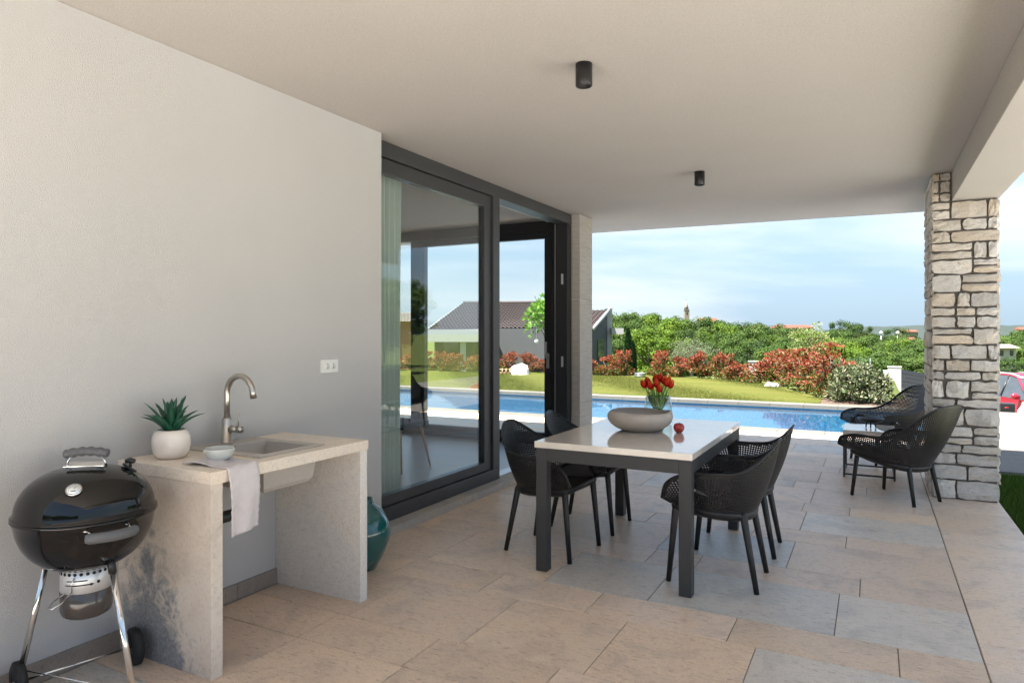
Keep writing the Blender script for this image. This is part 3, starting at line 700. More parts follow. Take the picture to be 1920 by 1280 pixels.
for i in range(17):
    ring = 0 if i < 4 else (1 if i < 10 else 2)
    aloe_leaf(i * 2.4 + rng.uniform(-.2, .2), (.22, .60, 1.0)[ring] + rng.uniform(-.1, .1), (.165, .175, .165)[ring] * rng.uniform(.85, 1.1), (.027, .028, .026)[ring])
# teal vase
va = MB().lathe([(0, 0), (.075, 0), (.085, .006), (.125, .08), (.165, .18), (.170, .22), (.155, .29), (.11, .355), (.07, .385), (.062, .40), (.066, .415), (.060, .416), (.055, .40), (.06, .38), (0, .30)][::-1], 56, (-2.695, 3.185, .0))
tag(va.build('floor_vase', M['teal']), 'big glossy teal floor vase behind the sink counter', 'vase')

# ================================================================== KETTLE GRILL
gx, gy, gzr, gr = -2.655, 1.545, .722, .232
gl = thing('kettle_grill', (gx, gy, 0), 'black kettle charcoal grill on chrome legs beside the sink counter', 'grill')
def dome(H, k0, k1, n=16): return [(gr * max(0, math.cos(a)) ** k0, H * math.sin(a) ** k1) for a in np.linspace(0, math.pi / 2, n)]
MB().lathe([(gr + .006, .004), (gr + .010, -.003), (gr + .006, -.010)] + [(r_, -.006 - z_) for r_, z_ in dome(.208, .82, 1.0)[1:]], 64, (gx, gy, gzr)).build('bowl', M['enamel'], gl)
lid = MB().lathe([(r_, .012 + z_) for r_, z_ in dome(.162, .80, 1.0)[::-1]] + [(gr + .008, .010), (gr + .009, .005), (gr, .0045)], 64, (gx, gy, gzr)).build('lid', M['enamel'], gl)
def gp(ang, r, z): return Vector((gx + r * math.cos(R(ang)), gy + r * math.sin(R(ang)), gzr + z))
# lid handle
ha = R(38); hv = Vector((math.cos(ha), math.sin(ha), 0)); hn = Vector((-hv.y, hv.x, 0)); hc = Vector((gx, gy, gzr + .171))
for s in (-1, 1): MB().tube([hc + hv * s * .070 + Vector((0, 0, .000)), hc + hv * s * .064 + Vector((0, 0, .022)), hc + hv * s * .052 + Vector((0, 0, .044))], .0032, 8, 2.0, up=tuple(hv)).build('handle_bracket', M['chrome'], lid)
mb = MB(); pl = [hc + hv * a + hn * b + Vector((0, 0, c)) for a, b, c in ((-.070, -.028, .004), (.070, -.028, .004), (.064, .020, .014), (-.064, .020, .014))]
mb.add(pl + [p + Vector((0, 0, .002)) for p in pl], [(3, 2, 1, 0), (4, 5, 6, 7), (0, 1, 5, 4), (1, 2, 6, 5), (2, 3, 7, 6), (3, 0, 4, 7)]); mb.build('heat_shield', M['chrome'], lid)
mb = MB(); pts = []; rd = []
for i in range(25):
    t = i / 24; pts.append(hc + hv * (t - .5) * .155 + Vector((0, 0, .048 + .010 * math.sin(t * math.pi)))); rd.append((.0165 + .0022 * math.cos(t * 2 * math.pi * 5)) * (1 if 0 < i < 24 else .7))
mb.tube(pts, rd, 14, 1.05); mb.build('handle_grip', M['greyplast'], lid)
# thermometer, damper
def disc_on_lid(ang, rr, z, rad, th, m, name, par=lid, lift=0):
    n_ = Vector((math.cos(R(ang)) * .62, math.sin(R(ang)) * .62, .78)).normalized(); p = gp(ang, rr, z) + n_ * lift
    mb = MB(); mb.tube([p - n_ * .004, p + n_ * th], rad, 28); return mb.build(name, m, par), p + n_ * th, n_
th_, pt, n_ = disc_on_lid(-42, gr * .80, .119, .026, .008, M['chrome'], 'thermometer')
MB().tube([pt + n_ * .0002, pt + n_ * .0008], .0215, 28).build('dial_face', M['white'], th_)
t1 = n_.cross(Vector((0, 0, 1))).normalized(); t2 = t1.cross(n_)
mb = MB()
for q in np.linspace(R(-30), R(210), 13): a_ = t1 * math.cos(q) - t2 * -math.sin(q); mb.tube([pt + n_ * .0010 + a_ * .0145, pt + n_ * .0010 + a_ * .0185], .0006, 4)
mb.tube([pt + n_ * .0012, pt + n_ * .0012 + (t1 * -.5 + t2 * .6) * .014], .0008, 4); mb.tube([pt + n_ * .001 - t1 * .008 - t2 * .010, pt + n_ * .001 + t1 * .008 - t2 * .010], .0016, 4); mb.build('dial_marks', M['dark'], th_)
dm, pt, n_ = disc_on_lid(62, gr * .62, .150, .030, .004, M['black'], 'damper')
mb = MB(); mb.tube([pt, pt + Vector((0, 0, .018))], .006, 8); mb.tube([pt + Vector((-.014, -.010, .022)), pt + Vector((.0, 0, .027)), pt + Vector((.014, .010, .022))], [.009, .011, .009], 8); mb.build('damper_knob', M['black'], dm)
# bowl side handle
a0 = -14; mb = MB()
bw = gl.children
for s in (-1, 1):
    p = gp(a0 + s * 17, gr * .985, -.018); q = gp(a0 + s * 13, gr + .048, -.032)
    MB().tube([p, q], .009, 8, .35).build('handle_bracket', M['chrome'], gl); MB().lathe([(0, .006), (.008, .005), (.010, 0)], 14, tuple(p + Vector((0, 0, -.004)))).build('rivet', M['chrome'], gl)
pts = [gp(a0 + t * 17, gr + .050 + .016 * math.cos(t * 1.4), -.034) for t in np.linspace(-1, 1, 15)]
MB().tube(pts, [.014] + [.019] * 13 + [.014], 14, .75).build('side_grip', M['greyplast'], gl)
# legs, wheels
def leg(ang, rt, zt_, rf, zf, wheel):
    a = gp(ang, rt, zt_); b = Vector((gx + rf * math.cos(R(ang)), gy + rf * math.sin(R(ang)), zf)); d = (b - a).normalized()
    o = MB().tube([a, b], .0115, 16).build('leg', M['chrome'], gl)
    MB().tube([a - d * .01, a + d * .045], .0145, 16).build('leg_socket', M['black'], o)
    if not wheel: MB().tube([b - d * .02, b + d * .005], .0145, 14).build('foot_cap', M['black'], o)
    return b
B_ = leg(2, gr * .62, -.168, .295, .006, False)
A_ = leg(-150, gr * .62, -.168, .255, .075, True)
C_ = leg(118, gr * .62, -.168, .265, .075, True)
ax = (C_ - A_).normalized()
MB().tube([A_ - ax * .02, C_ + ax * .045], .005, 8).build('axle', M['chrome'], gl)
for p in (A_ + ax * .002, C_ + ax * .035):
    wv = MB(); n = 44; vs = []; fs = []; rad = [(.030, -.016), (.066, -.018), (.074, -.012), (.074, .012), (.066, .018), (.030, .016)]
    e1 = ax.cross(Vector((0, 0, 1))).normalized(); e2 = ax.cross(e1)
    for r_, o_ in rad:
        for j in range(n):
            q = 2 * math.pi * j / n; rr = r_ + (.003 if (r_ > .07 and j % 2) else 0); vs.append(p + e1 * math.cos(q) * rr + e2 * math.sin(q) * rr + ax * o_)
    for i in range(len(rad) - 1):
        for j in range(n): fs.append((i * n + j, i * n + (j + 1) % n, (i + 1) * n + (j + 1) % n, (i + 1) * n + j))
    wl = wv.add(vs, fs, True).build('wheel', M['rubber'], gl)
    MB().tube([p - ax * .014, p + ax * .014], .034, 24).build('hub', M['black'], wl)
rk = MB()
for a, b_ in ((A_, B_), (B_, C_)): rk.tube([a + Vector((0, 0, .05)), (b_ * .72 + a * .28) * 1.0 + Vector((0, 0, .08))], .0028, 6)
rk.build('leg_brace', M['chrome'], gl)
# ash catcher
ac = (gx, gy, gzr)
ash = MB().lathe([(.080, -.196), (.086, -.198), (.086, -.300), (.080, -.302)], 48, ac).build('ash_collar', M['silver'], gl)
hm = MB()
for j in range(26):
    q = 2 * math.pi * j / 26; c_ = Vector((gx + .0862 * math.cos(q), gy + .0862 * math.sin(q), gzr - .214)); o_ = Vector((math.cos(q), math.sin(q), 0)); hm.tube([c_ - o_ * .001, c_ + o_ * .0006], .0062, 10)
for a_, b_, z_ in ((-75, -28, -.238), (-80, -18, -.254)):
    hm.tube([Vector((gx + .0868 * math.cos(R(q)), gy + .0868 * math.sin(R(q)), gzr + z_)) for q in np.linspace(a_, b_, 9)], .0022, 6)
c_ = [gp(q, .0868, -.254 + dz) for q, dz in ((-22, .006), (-22, -.006), (-13, 0))]; hm.add(c_, [(0, 1, 2)])
c_ = gp(-4, .0862, -.250); o_ = Vector((math.cos(R(-4)), math.sin(R(-4)), 0)); hm.tube([c_ - o_ * .001, c_ + o_ * .0008], .006, 12); hm.build('vent_holes', M['dark'], ash)
MB().lathe([(.0835, -.285), (.0875, -.288), (.0875, -.36), (.082, -.378), (.068, -.388), (0, -.392)], 48, ac).build('ash_pan', plain('brown_enamel', (.05, .04, .035), .22, var=.05, coat=.6), gl)
hl = MB(); p0 = gp(-62, .088, -.276)
hl.tube([p0, gp(-66, .135, -.300), gp(-72, .16, -.312), gp(-80, .155, -.312), gp(-84, .13, -.300), gp(-78, .089, -.280)], .0025, 6); hl.tube([p0, gp(-60, .098, -.245), gp(-55, .09, -.222)], .0022, 6); hl.build('ash_handle', M['chrome'], gl)

# ================================================================== DINING TABLE AND WHAT STANDS ON IT
TX0, TX1, TY0, TY1 = -1.768, -.842, 3.625, 5.105
tb = thing('dining_table', ((TX0 + TX1) / 2, (TY0 + TY1) / 2, 0), 'rectangular outdoor dining table with pale polished top and graphite frame', 'table')
MB().box(TX0, TX1, TY0, TY1, .728, .765, .003).build('tabletop', M['tabletop'], tb)
ap = MB(); i_ = .008; t_ = .03
ap.box(TX0 + .075, TX1 - .075, TY0 + i_, TY0 + i_ + t_, .652, .7275, .002); ap.box(TX0 + .075, TX1 - .075, TY1 - i_ - t_, TY1 - i_, .652, .7275, .002)
ap.box(TX0 + i_, TX0 + i_ + t_, TY0 + .075, TY1 - .075, .652, .7275, .002); ap.box(TX1 - i_ - t_, TX1 - i_, TY0 + .075, TY1 - .075, .652, .7275, .002); ap.build('apron', M['tableleg'], tb)
for x in (TX0 + .007, TX1 - .075):
    for y in (TY0 + .007, TY1 - .075): MB().box(x, x + .068, y, y + .068, .002, .7275, .003).build('leg', M['tableleg'], tb)
bc = Vector((-1.355, 4.36, .7655))
def bowlfn(p, q, r, z):
    k = max(0, (z - .05) / .06); return Vector((p.x, p.y, p.z + k * .0035 * math.sin(3 * q + 1.0) + k * .0015 * math.sin(5 * q)))
tag(MB().lathe([(0, 0), (.108, 0), (.120, .004), (.158, .020), (.190, .044), (.208, .072), (.213, .095), (.208, .114), (.198, .127), (.192, .128), (.196, .116), (.201, .095), (.19, .065), (.15, .030), (.10, .016), (0, .013)][::-1], 72, bc, bowlfn).build('centre_bowl', M['bowl']), 'wide taupe stoneware bowl with wavy rim on the dining table', 'bowl')
ac_ = Vector((-1.098, 4.36, .766)); ap_ = thing('apple', ac_, 'shiny red apple beside the bowl on the dining table', 'apple')
MB().lathe([(0, .006), (.008, .002), (.016, .0), (.026, .008), (.034, .026), (.0345, .040), (.029, .054), (.018, .061), (.008, .059), (0, .053)][::-1], 32, ac_, lambda p, q, r, z: Vector((p.x, p.y, p.z + .0012 * math.cos(5 * q) * (z < .02)))).build('fruit', M['apple'], ap_)
MB().tube([ac_ + Vector((0, 0, .052)), ac_ + Vector((.002, .001, .062)), ac_ + Vector((.006, .002, .068))], .0015, 6).build('stalk', M['twig'], ap_)
vc = Vector((-1.335, 4.72, .766)); tv = thing('tulip_vase', vc, 'clear glass vase of red and orange tulips on the dining table', 'vase')
MB().lathe([(0, .004), (.082, .004), (.094, .012), (.100, .06), (.095, .12), (.086, .19)][::-1], 40, vc).build('glass', M['vglass'], tv)
MB().tube([vc + Vector((.086 * math.cos(q), .086 * math.sin(q), .19)) for q in np.linspace(0, 2 * math.pi, 41)], .002, 6).build('glass_rim', M['vglass'], tv)
def tulip(q, rr, h, tilt):
    b0 = vc + Vector((math.cos(q + 2.6) * .045, math.sin(q + 2.6) * .045, .012)); t0 = vc + Vector((math.cos(q) * rr, math.sin(q) * rr, h)); mid = vc + Vector((math.cos(q) * rr * .35, math.sin(q) * rr * .35, h * .58))
    pts = catmull([b0, mid, t0], 9); st = MB().tube(pts, .0042, 8).build('stem', M['stem'], tv)
    ax_ = Vector(pts[-1] - pts[-2]).normalized(); e1 = ax_.orthogonal().normalized(); e2 = ax_.cross(e1); V = []; F = []; C = []
    pr = [(.004, -.002), (.017, .007), (.0225, .021), (.0215, .037), (.0145, .051), (.005, .062)]
    red, org = np.array((.50, .018, .012)), np.array((.75, .17, .015))
    for k in range(6):
        o = len(V); a0_ = k * math.pi / 3; inner = .85 if k % 2 else 1.0
        for i, (r_, z_) in enumerate(pr):
            for j, da in enumerate((-.62, -.3, 0, .3, .62)):
                a_ = a0_ + da * (1 - .55 * (i / 5) ** 2) ; rr_ = r_ * inner * (1 + .05 * (2 - abs(j - 2))); V.append(t0 + (e1 * math.cos(a_) + e2 * math.sin(a_)) * rr_ + ax_ * (z_ + (.002 * k % 3)))
        for i in range(5):
            for j in range(4):
                F.append((o + i * 5 + j, o + i * 5 + j + 1, o + (i + 1) * 5 + j + 1, o + (i + 1) * 5 + j)); f_ = max(0, (i - 1.5) / 4) if j in (0, 3) else max(0, (i - 3) / 4); C.append(red * (1 - f_) + org * f_)
    link('flower', np_mesh('flower', np.array([tuple(v) for v in V]), F, M['tulip'], np.array(C), True), st)
for q, rr, h in [(3.5, .115, .26), (3.0, .09, .275), (3.9, .07, .25), (4.7, .05, .265), (5.1, .075, .235), (1.2, .03, .30), (0.3, .05, .285), (5.9, .085, .275), (.9, .10, .28), (6.1, .11, .265), (2.2, .06, .29)]: tulip(q, rr * .74, h - .012, 0)
for i in range(16):
    q = i * .75 + .3; p0 = vc + Vector((math.cos(q + 2.4) * .04, math.sin(q + 2.4) * .04, .015)); p1 = vc + Vector((math.cos(q) * .055, math.sin(q) * .055, .15)); p2 = vc + Vector((math.cos(q) * .085, math.sin(q) * .085, .215 + .02 * (i % 3)))
    MB().tube(catmull([p0, p1, p2], 8), [.006, .009, .012, .013, .012, .010, .006, .001], 6, .16, up=(math.cos(q + 1.57), math.sin(q + 1.57), 0)).build('leaf', M['stem'], tv)

# ================================================================== ARMCHAIRS (perforated shell, four legs)
def perforated(Bp, Tp, pitch, bulge, rim_r, hole=.66, th=.005, edge=1):
    Mn = 500; B = catmull(Bp, Mn); T = catmull(Tp, Mn); mid = (B + T) / 2
    s = np.r_[0, np.cumsum(np.linalg.norm(np.diff(mid, axis=0), axis=1))]; nc = int(s[-1] / pitch); sc = np.linspace(0, s[-1], nc + 1)
    Bc = np.stack([np.interp(sc, s, B[:, k]) for k in range(3)], 1); Tc = np.stack([np.interp(sc, s, T[:, k]) for k in range(3)], 1)
    H = Tc - Bc; Ht = np.linalg.norm(H, axis=1); tg = np.gradient((Bc + Tc) / 2, axis=0); nn = np.cross(H, tg); nn /= np.linalg.norm(nn, axis=1)[:, None]
    ctr = ((Bc + Tc) / 2).mean(0); 
    if np.mean(np.sum(nn * ((Bc + Tc) / 2 - ctr), 1)) < 0: nn = -nn
    def P(i, h):
        j = int(i); f = i - j
        if f == 0: w_ = h / Ht[j]; return Bc[j] + H[j] * w_ + nn[j] * bulge * Ht[j] * math.sin(math.pi * min(1, w_))
        return P(j, h) * (1 - f) + P(j + 1, h) * f
    bm = bmesh.new(); cache = {}
    def V(i, h):
        k = (round(i, 3), round(h, 5))
        if k not in cache: cache[k] = bm.verts.new(P(i, h))
        return cache[k]
    for i in range(nc):
        hm_ = min(Ht[i], Ht[i + 1]); n = max(0, int((hm_ - .010) / pitch))
        for k in range(n):
            h0, h1 = k * pitch, (k + 1) * pitch; o = [V(i, h0), V(i + 1, h0), V(i + 1, h1), V(i, h1)]
            if edge <= i < nc - edge and 1 <= k:
                q = (1 - hole) / 2; a, b = i + q, i + 1 - q; c, d = h0 + pitch * q, h1 - pitch * q
                I = [V(a, c), V(b, c), V(b, d), V(a, d)]
                for e in range(4): bm.faces.new((o[e], o[(e + 1) % 4], I[(e + 1) % 4], I[e]))
            else: bm.faces.new(o)
        h0 = n * pitch; o = [V(i, h0), V(i + 1, h0), V(i + 1, Ht[i + 1]), V(i, Ht[i])]
        try: bm.faces.new(o)
        except ValueError: pass
    bmesh.ops.recalc_face_normals(bm, faces=bm.faces[:]); bmesh.ops.solidify(bm, geom=bm.faces[:], thickness=th)
    bm.verts.index_update(); mb = MB(); mb.add([v.co for v in bm.verts], [[v.index for v in f.verts] for f in bm.faces]); bm.free()
    mb.tube([tuple(p) for p in np.vstack([Bc[:1], Tc, Bc[-1:]])], rim_r, 8); return mb
def mirror(P): return list(P) + [(a, -b, c) for a, b, c in P[-2::-1]]
def seat_mesh(Bp, drop, dish):
    B = catmull(Bp, 60); n = len(B); c = B.mean(0); vs = []; fs = []
    rings = [(.985, -.0, 1), (.93, -.004, 1), (.6, -dish, 1), (.25, -dish * 1.3, 1)]; low = [(1.0, -.012, 1), (.985, -drop * .6, 1), (.90, -drop, 1), (.5, -drop * 1.12, 1)]
    allr = rings[::-1] + low
    for f, dz, _ in allr:
        for p in B: vs.append((c[0] + (p[0] - c[0]) * f, c[1] + (p[1] - c[1]) * f, p[2] + dz))
    for r in range(len(allr) - 1):
        for j in range(n): fs.append((r * n + j, r * n + (j + 1) % n, (r + 1) * n + (j + 1) % n, (r + 1) * n + j))
    fs.append(tuple(range(n - 1, -1, -1))); k = (len(allr) - 1) * n; fs.append(tuple(k + j for j in range(n)))
    return MB().add(vs, fs, True)
def make_chair(name, label, grp, Bp, Tp, legs, bolts, pitch, bulge, drop, hole=.48):
    r_ = thing(name, (0, 0, 0), label, 'chair' if name == 'armchair' else 'lounge chair', grp)
    perforated(mirror(Bp), mirror(Tp), pitch, bulge, .0065, hole).build('perforated_shell', M['black'], r_, False)
    seat_mesh(mirror(Bp), drop, .012).build('seat', M['black'], r_, False)
    for (ft, ff, rt, rf) in legs:
        for s in (-1, 1):
            for a, b in ((ft, ff), (rt, rf)):
                A = Vector((a[0], a[1] * s, a[2])); Bq = Vector((b[0], b[1] * s, 0.0)); MB().tube([A + (A - Bq) * .06, A, A * .5 + Bq * .5, Bq], [.012, .021, .0175, .0145], 12, .85).build('leg', M['black'], r_, False)
    for s in (-1, 1):
        ft, ff, rt, rf = legs[0]; bp = bolts
        pts = catmull([(ft[0], ft[1] * s, ft[2] - .01), (ft[0] - .015, (ft[1] + .022) * s, ft[2] + .045), (bp[0], bp[1] * s, bp[2]), (rt[0] + .06, (rt[1] + .030) * s, rt[2] + .055), (rt[0], rt[1] * s, rt[2] - .01)], 22)
        br = MB().tube([tuple(p) for p in pts], .019, 10, .42, up=(0, 0, 1)).build('side_bracket', M['black'], r_, False)
        MB().tube([(bp[0], (bp[1] + .006) * s, bp[2]), (bp[0], (bp[1] + .0105) * s, bp[2])], .0055, 12).build('bolt', M['silver'], br, False)
    return r_
# dining armchair: +x is forward, origin on the floor between the legs
Bp = [(.215, -.222, .448), (.10, -.243, .440), (-.03, -.240, .430), (-.14, -.19, .422), (-.200, -.10, .418), (-.218, 0, .417)]
Tp = [(.262, -.262, .482), (.225, -.285, .575), (.11, -.294, .632), (-.05, -.292, .640), (-.155, -.275, .652), (-.230, -.228, .692), (-.290, -.158, .750), (-.328, -.075, .800), (-.336, 0, .812)]
arm = make_chair('armchair', 'black perforated plastic armchair on the glass-door side of the table, farther from the pool', 'armchairs around the dining table', Bp, Tp,
    [((.195, .200, .425), (.235, .212), (-.165, .160, .400), (-.238, .190))], (.07, .284, .545), .0145, .035, .050)
spots = [(-1.85, 4.06, R(-4), None), (-1.84, 4.715, R(2), 'black perforated plastic armchair on the glass-door side of the table, nearer the pool'),
         (-.790, 4.045, R(180), 'black perforated plastic armchair on the pillar side of the table, farther from the pool'), (-.785, 4.692, R(181.5), 'black perforated plastic armchair on the pillar side of the table, nearer the pool')]
for i, (x, y, a, lb) in enumerate(spots):
    o = arm if i == 0 else copy_tree(arm)
    o.location = (x, y, .001); o.rotation_euler = (0, 0, a)
    if lb: o['label'] = lb
# low lounge armchair
Bp = [(.260, -.245, .400), (.12, -.280, .378), (-.04, -.278, .352), (-.17, -.225, .328), (-.235, -.12, .315), (-.255, 0, .312)]
Tp = [(.335, -.30, .440), (.285, -.335, .510), (.15, -.345, .548), (.0, -.343, .548), (-.13, -.330, .562), (-.245, -.295, .625), (-.355, -.270, .725), (-.435, -.200, .800), (-.468, -.09, .824), (-.472, 0, .826)]
lng = make_chair('lounge_chair', 'low black perforated lounge chair standing against the stone pillar', 'lounge chairs by the side table', Bp, Tp,
    [((.215, .205, .375), (.250, .230), (-.205, .160, .300), (-.262, .186))], (.09, .328, .468), .0150, .035, .050, .43)
lng.location = (.172, 6.675, .001); lng.rotation_euler = (0, 0, math.atan2(.268, -.42))
l2 = copy_tree(lng); l2['label'] = 'low black perforated lounge chair between the side table and the pool'
l2.location = (.115, 8.50, .001); l2.rotation_euler = (0, 0, math.atan2(-.535, -.845))
# side table
st = thing('side_table', (-.035, 7.70, 0), 'low side table with pale stone top and thin black frame', 'side table')
sx0, sx1, sy0, sy1 = -.262, .192, 7.415, 7.985
MB().box(sx0, sx1, sy0, sy1, .415, .460, .002).build('tabletop', M['tabletop'], st)
fm = MB(); b_ = .018
for x in (sx0 + .002, sx1 - .002 - b_):
    for y in (sy0 + .002, sy1 - .002 - b_): fm.box(x, x + b_, y, y + b_, .0, .4145)
for y in (sy0 + .003, sy1 - .001 - b_): fm.box(sx0 + .002 + b_, sx1 - .002 - b_, y, y + b_ - .002, .022, .038); fm.box(sx0 + .002 + b_, sx1 - .002 - b_, y, y + b_ - .002, .398, .414)
for x in (sx0 + .003, sx1 - .001 - b_): fm.box(x, x + b_ - .002, sy0 + .002 + b_, sy1 - .002 - b_, .022, .038)
fm.build('frame', M['tableleg'], st)
tbw = thing('footed_bowl', (-.02, 7.70, .461), 'black bowl on three feet standing on the side table', 'bowl')
MB().lathe([(0, .050), (.06, .052), (.10, .066), (.118, .088), (.121, .096), (.115, .096), (.09, .072), (0, .058)][::-1], 44, (-.02, 7.70, .461)).build('body', M['black'], tbw)
for q in (.5, 2.6, 4.7): MB().tube([(-.02 + .045 * math.cos(q), 7.70 + .045 * math.sin(q), .516), (-.02 + .05 * math.cos(q), 7.70 + .05 * math.sin(q), .462)], [.008, .006], 10).build('foot', M['black'], tbw)

# ================================================================== PLANTS
def clump_leaves(centres, radii, per, size, pal, aspect=.55, updir=.25, jit=.25, outward=False):
    Ps, Ds, Cs, Ss = [], [], [], []
    for c, r in zip(centres, radii):
        d = rand_dirs(per); rr = r * nrg.random((per, 1)) ** .45; P = np.array(c) + d * rr * np.array([1, 1, .8]); D = d + rand_dirs(per) * .8 + np.array([0, 0, updir]); D /= np.linalg.norm(D, axis=1)[:, None]
        base = np.array(pal[nrg.integers(0, len(pal))]); C = base * (1 + jit * nrg.normal(size=(per, 1))) * (1 + .06 * nrg.normal(size=(per, 3)))
        Ps.append(P); Ds.append(D); Cs.append(np.clip(C, .004, .8)); Ss.append(size * (.65 + .7 * nrg.random(per)))
    P, D, C, S = map(np.concatenate, (Ps, Ds, Cs, Ss))
    if outward:                                             # leaf blades lie roughly tangent to their clump, facing the light
        cc_ = np.repeat(np.array(centres), per, 0); N_ = P - cc_; N_ /= np.linalg.norm(N_, axis=1)[:, None] + 1e-9; N_ = N_ + rand_dirs(len(P)) * .55 + np.array([0, 0, .25]); N_ /= np.linalg.norm(N_, axis=1)[:, None]
        D = np.cross(N_, rand_dirs(len(P))); D /= np.linalg.norm(D, axis=1)[:, None] + 1e-9; S_ = np.cross(N_, D); z_ = S[:, None]
        V = np.stack([P - D * z_ * .5, P + S_ * z_ * aspect * .5 - D * z_ * .05, P + D * z_ * .5, P - S_ * z_ * aspect * .5 - D * z_ * .05], 1).reshape(-1, 3); return V, np.arange(4 * len(P)).reshape(-1, 4), C
    V, F = leaf_quads(P, D, S, aspect); return V, F, C
def make_tree(name, label, grp, h, r, nclump, per, leaf, pal, crown=(.30, 1.0), trunk=.09, m='leaf', squash=1.0, lims=7, aspect=.6, cat='tree'):
    root = thing(name, (0, 0, 0), label, cat, grp); zc = h * (crown[0] + crown[1]) / 2; hz = h * (crown[1] - crown[0]) / 2
    cs, rs = [], []
    while len(cs) < nclump:
        p = nrg.normal(size=3); p /= np.linalg.norm(p); q = nrg.random() ** .38; lump = 1 + .22 * math.sin(3 * math.atan2(p[1], p[0]) + p[2] * 4)
        c = np.array([p[0] * r * q * lump, p[1] * r * q * lump, zc + p[2] * hz * q * squash])
        cs.append(c); rs.append(r * nrg.uniform(.18, .34))
    V, F, C = clump_leaves(cs, rs, per, leaf, pal, aspect, jit=.16, outward=per > 100); cr = link('crown', np_mesh('crown', V, F, M[m], C), root, False)
    t = MB(); top = Vector((rng.uniform(-.1, .1) * r, rng.uniform(-.1, .1) * r, h * .8)); pts = [Vector((0, 0, -.3)), Vector((.03 * r, 0, h * .2)), Vector((-.04 * r, .03 * r, h * .5)), top]; t.tube(pts, [trunk * 1.25, trunk, trunk * .6, trunk * .15], 8)
    for i in range(lims):
        q = rng.uniform(0, 6.28); z0 = h * rng.uniform(crown[0] * .7, .6); e = Vector((math.cos(q) * r * .75, math.sin(q) * r * .75, z0 + h * rng.uniform(.1, .28))); t.tube([Vector((0, 0, z0)), e * .5 + Vector((0, 0, z0 * .5 + .03 * h)), e], [trunk * .5, trunk * .3, trunk * .08], 6)
    t.build('trunk', M['bark'], root, False); return root
def place(root, p, rz, s, label=None, first=False):
    o = root if first else copy_tree(root); o.location = p; o.rotation_euler = (0, 0, rz); o.scale = (s[0], s[0], s[1]) if hasattr(s, '__len__') else (s, s, s)
    if label: o['label'] = label
    return o
GA = [(.0571, .0968, .0202), (.0663, .1106, .0221), (.0461, .0812, .0184), (.0783, .1198, .0276)]
GB = [(.0864, .144, .0173), (.1056, .1679, .0192), (.0719, .1248, .0154)]
GD = [(.0326, .0576, .0192), (.0403, .0672, .0211), (.026, .048, .0164)]
WG = 'wood beyond the hedge'
tA = make_tree('deciduous_tree', 'mid-green leafy tree in the wood beyond the red hedge', WG, 7.0, 2.9, 70, 230, .19, GA, (.12, 1.0), m='leafw')
tB = make_tree('deciduous_tree', 'bright fresh-green leafy tree in the wood beyond the red hedge', WG, 5.2, 2.4, 56, 230, .16, GB, (.10, 1.0), m='leafw')
tD = make_tree('deciduous_tree', 'dark green dense tree in the wood beyond the red hedge', WG, 7.0, 2.7, 70, 230, .19, GD + GA[2:3], (.12, 1.0), m='leafw')
def vtop(u):
    T = [(700, 606), (1000, 600), (1110, 592), (1160, 589), (1200, 590), (1240, 595), (1272, 602), (1300, 603), (1330, 601), (1370, 604), (1400, 608), (1440, 613), (1480, 617), (1540, 621), (1600, 628), (1660, 634), (1740, 630), (1800, 625), (1960, 622)]
    for (a, b), (c, d) in zip(T, T[1:]):
        if a <= u <= c: return b + (d - b) * (u - a) / (c - a) - (4 if u < 1460 else 3)
    return 622
used = set()
def put_tree(root, u, v, d, wide=1.0):
    p = at(u, v, d); g = gz(p.x, p.y) - .2; H0 = {tA: 7.0, tB: 5.2, tD: 7.0}[root]; h = max(p.z - g, 2.0); s = h / H0
    place(root, (p.x, p.y, g), rng.uniform(0, 6.28), (max(s, .62) * wide * rng.uniform(.9, 1.1), s), first=root not in used); used.add(root)
u = 1085
while u < 1960:                                            # far row
    if not 1735 < u < 1870: put_tree(rng.choice([tA, tA, tD]), u + rng.uniform(-6, 6), vtop(u) + rng.uniform(-5, 9), rng.uniform(88, 104) if u < 1480 else rng.uniform(66, 84), 1.1)
    u += 19
u = 1100
while u < 1960:                                            # middle row
    if not 1740 < u < 1865: put_tree(rng.choice([tA, tB, tA, tD]), u + rng.uniform(-8, 8), vtop(u) + rng.uniform(8, 24), rng.uniform(60, 72) if u < 1480 else rng.uniform(50, 60), 1.05)
    u += 31
for u in range(1140, 1750, 38):                            # near row
    put_tree(rng.choice([tA, tB, tD, tA]), u + rng.uniform(-9, 9), max(vtop(u) + 28, 634) + rng.uniform(-4, 8), rng.uniform(42, 50), .9)
for u, v, d in ((1215, 622, 37), (1255, 627, 38)): put_tree(tB, u, v, d, .95)
for u, v, d in ((1470, 640, 40), (1660, 655, 36), (1720, 648, 37), (1695, 662, 33)): put_tree(tA, u, v, d, 1.0)
for u, v, d, lb in ((1576, 600, 210, 'tall dark tree standing above the far houses'), (1600, 604, 205, 'dark rounded tree beside the tall one above the far houses'), (1615, 608, 200, 'dark spreading tree above the far white house'), (1682, 614, 190, 'round dark tree above the far street lamps')):
    p = at(u, v, d); g = gz(p.x, p.y); s = (p.z - g) / 7.0; o = place(tD, (p.x, p.y, g), rng.uniform(0, 6), (s * (1.25 if u == 1682 else .9), s), lb)
for u, v, d in ((1886, 668, 24), (1905, 672, 23)):
    p = at(u, v, d); g = gz(p.x, p.y); s = (p.z - g) / 7.0; o = place(tD, (p.x, p.y, g), rng.uniform(0, 6), (s * 1.3, s), 'dark leafy shrub behind the red car')
    o['group'] = 'shrubs behind the red car'
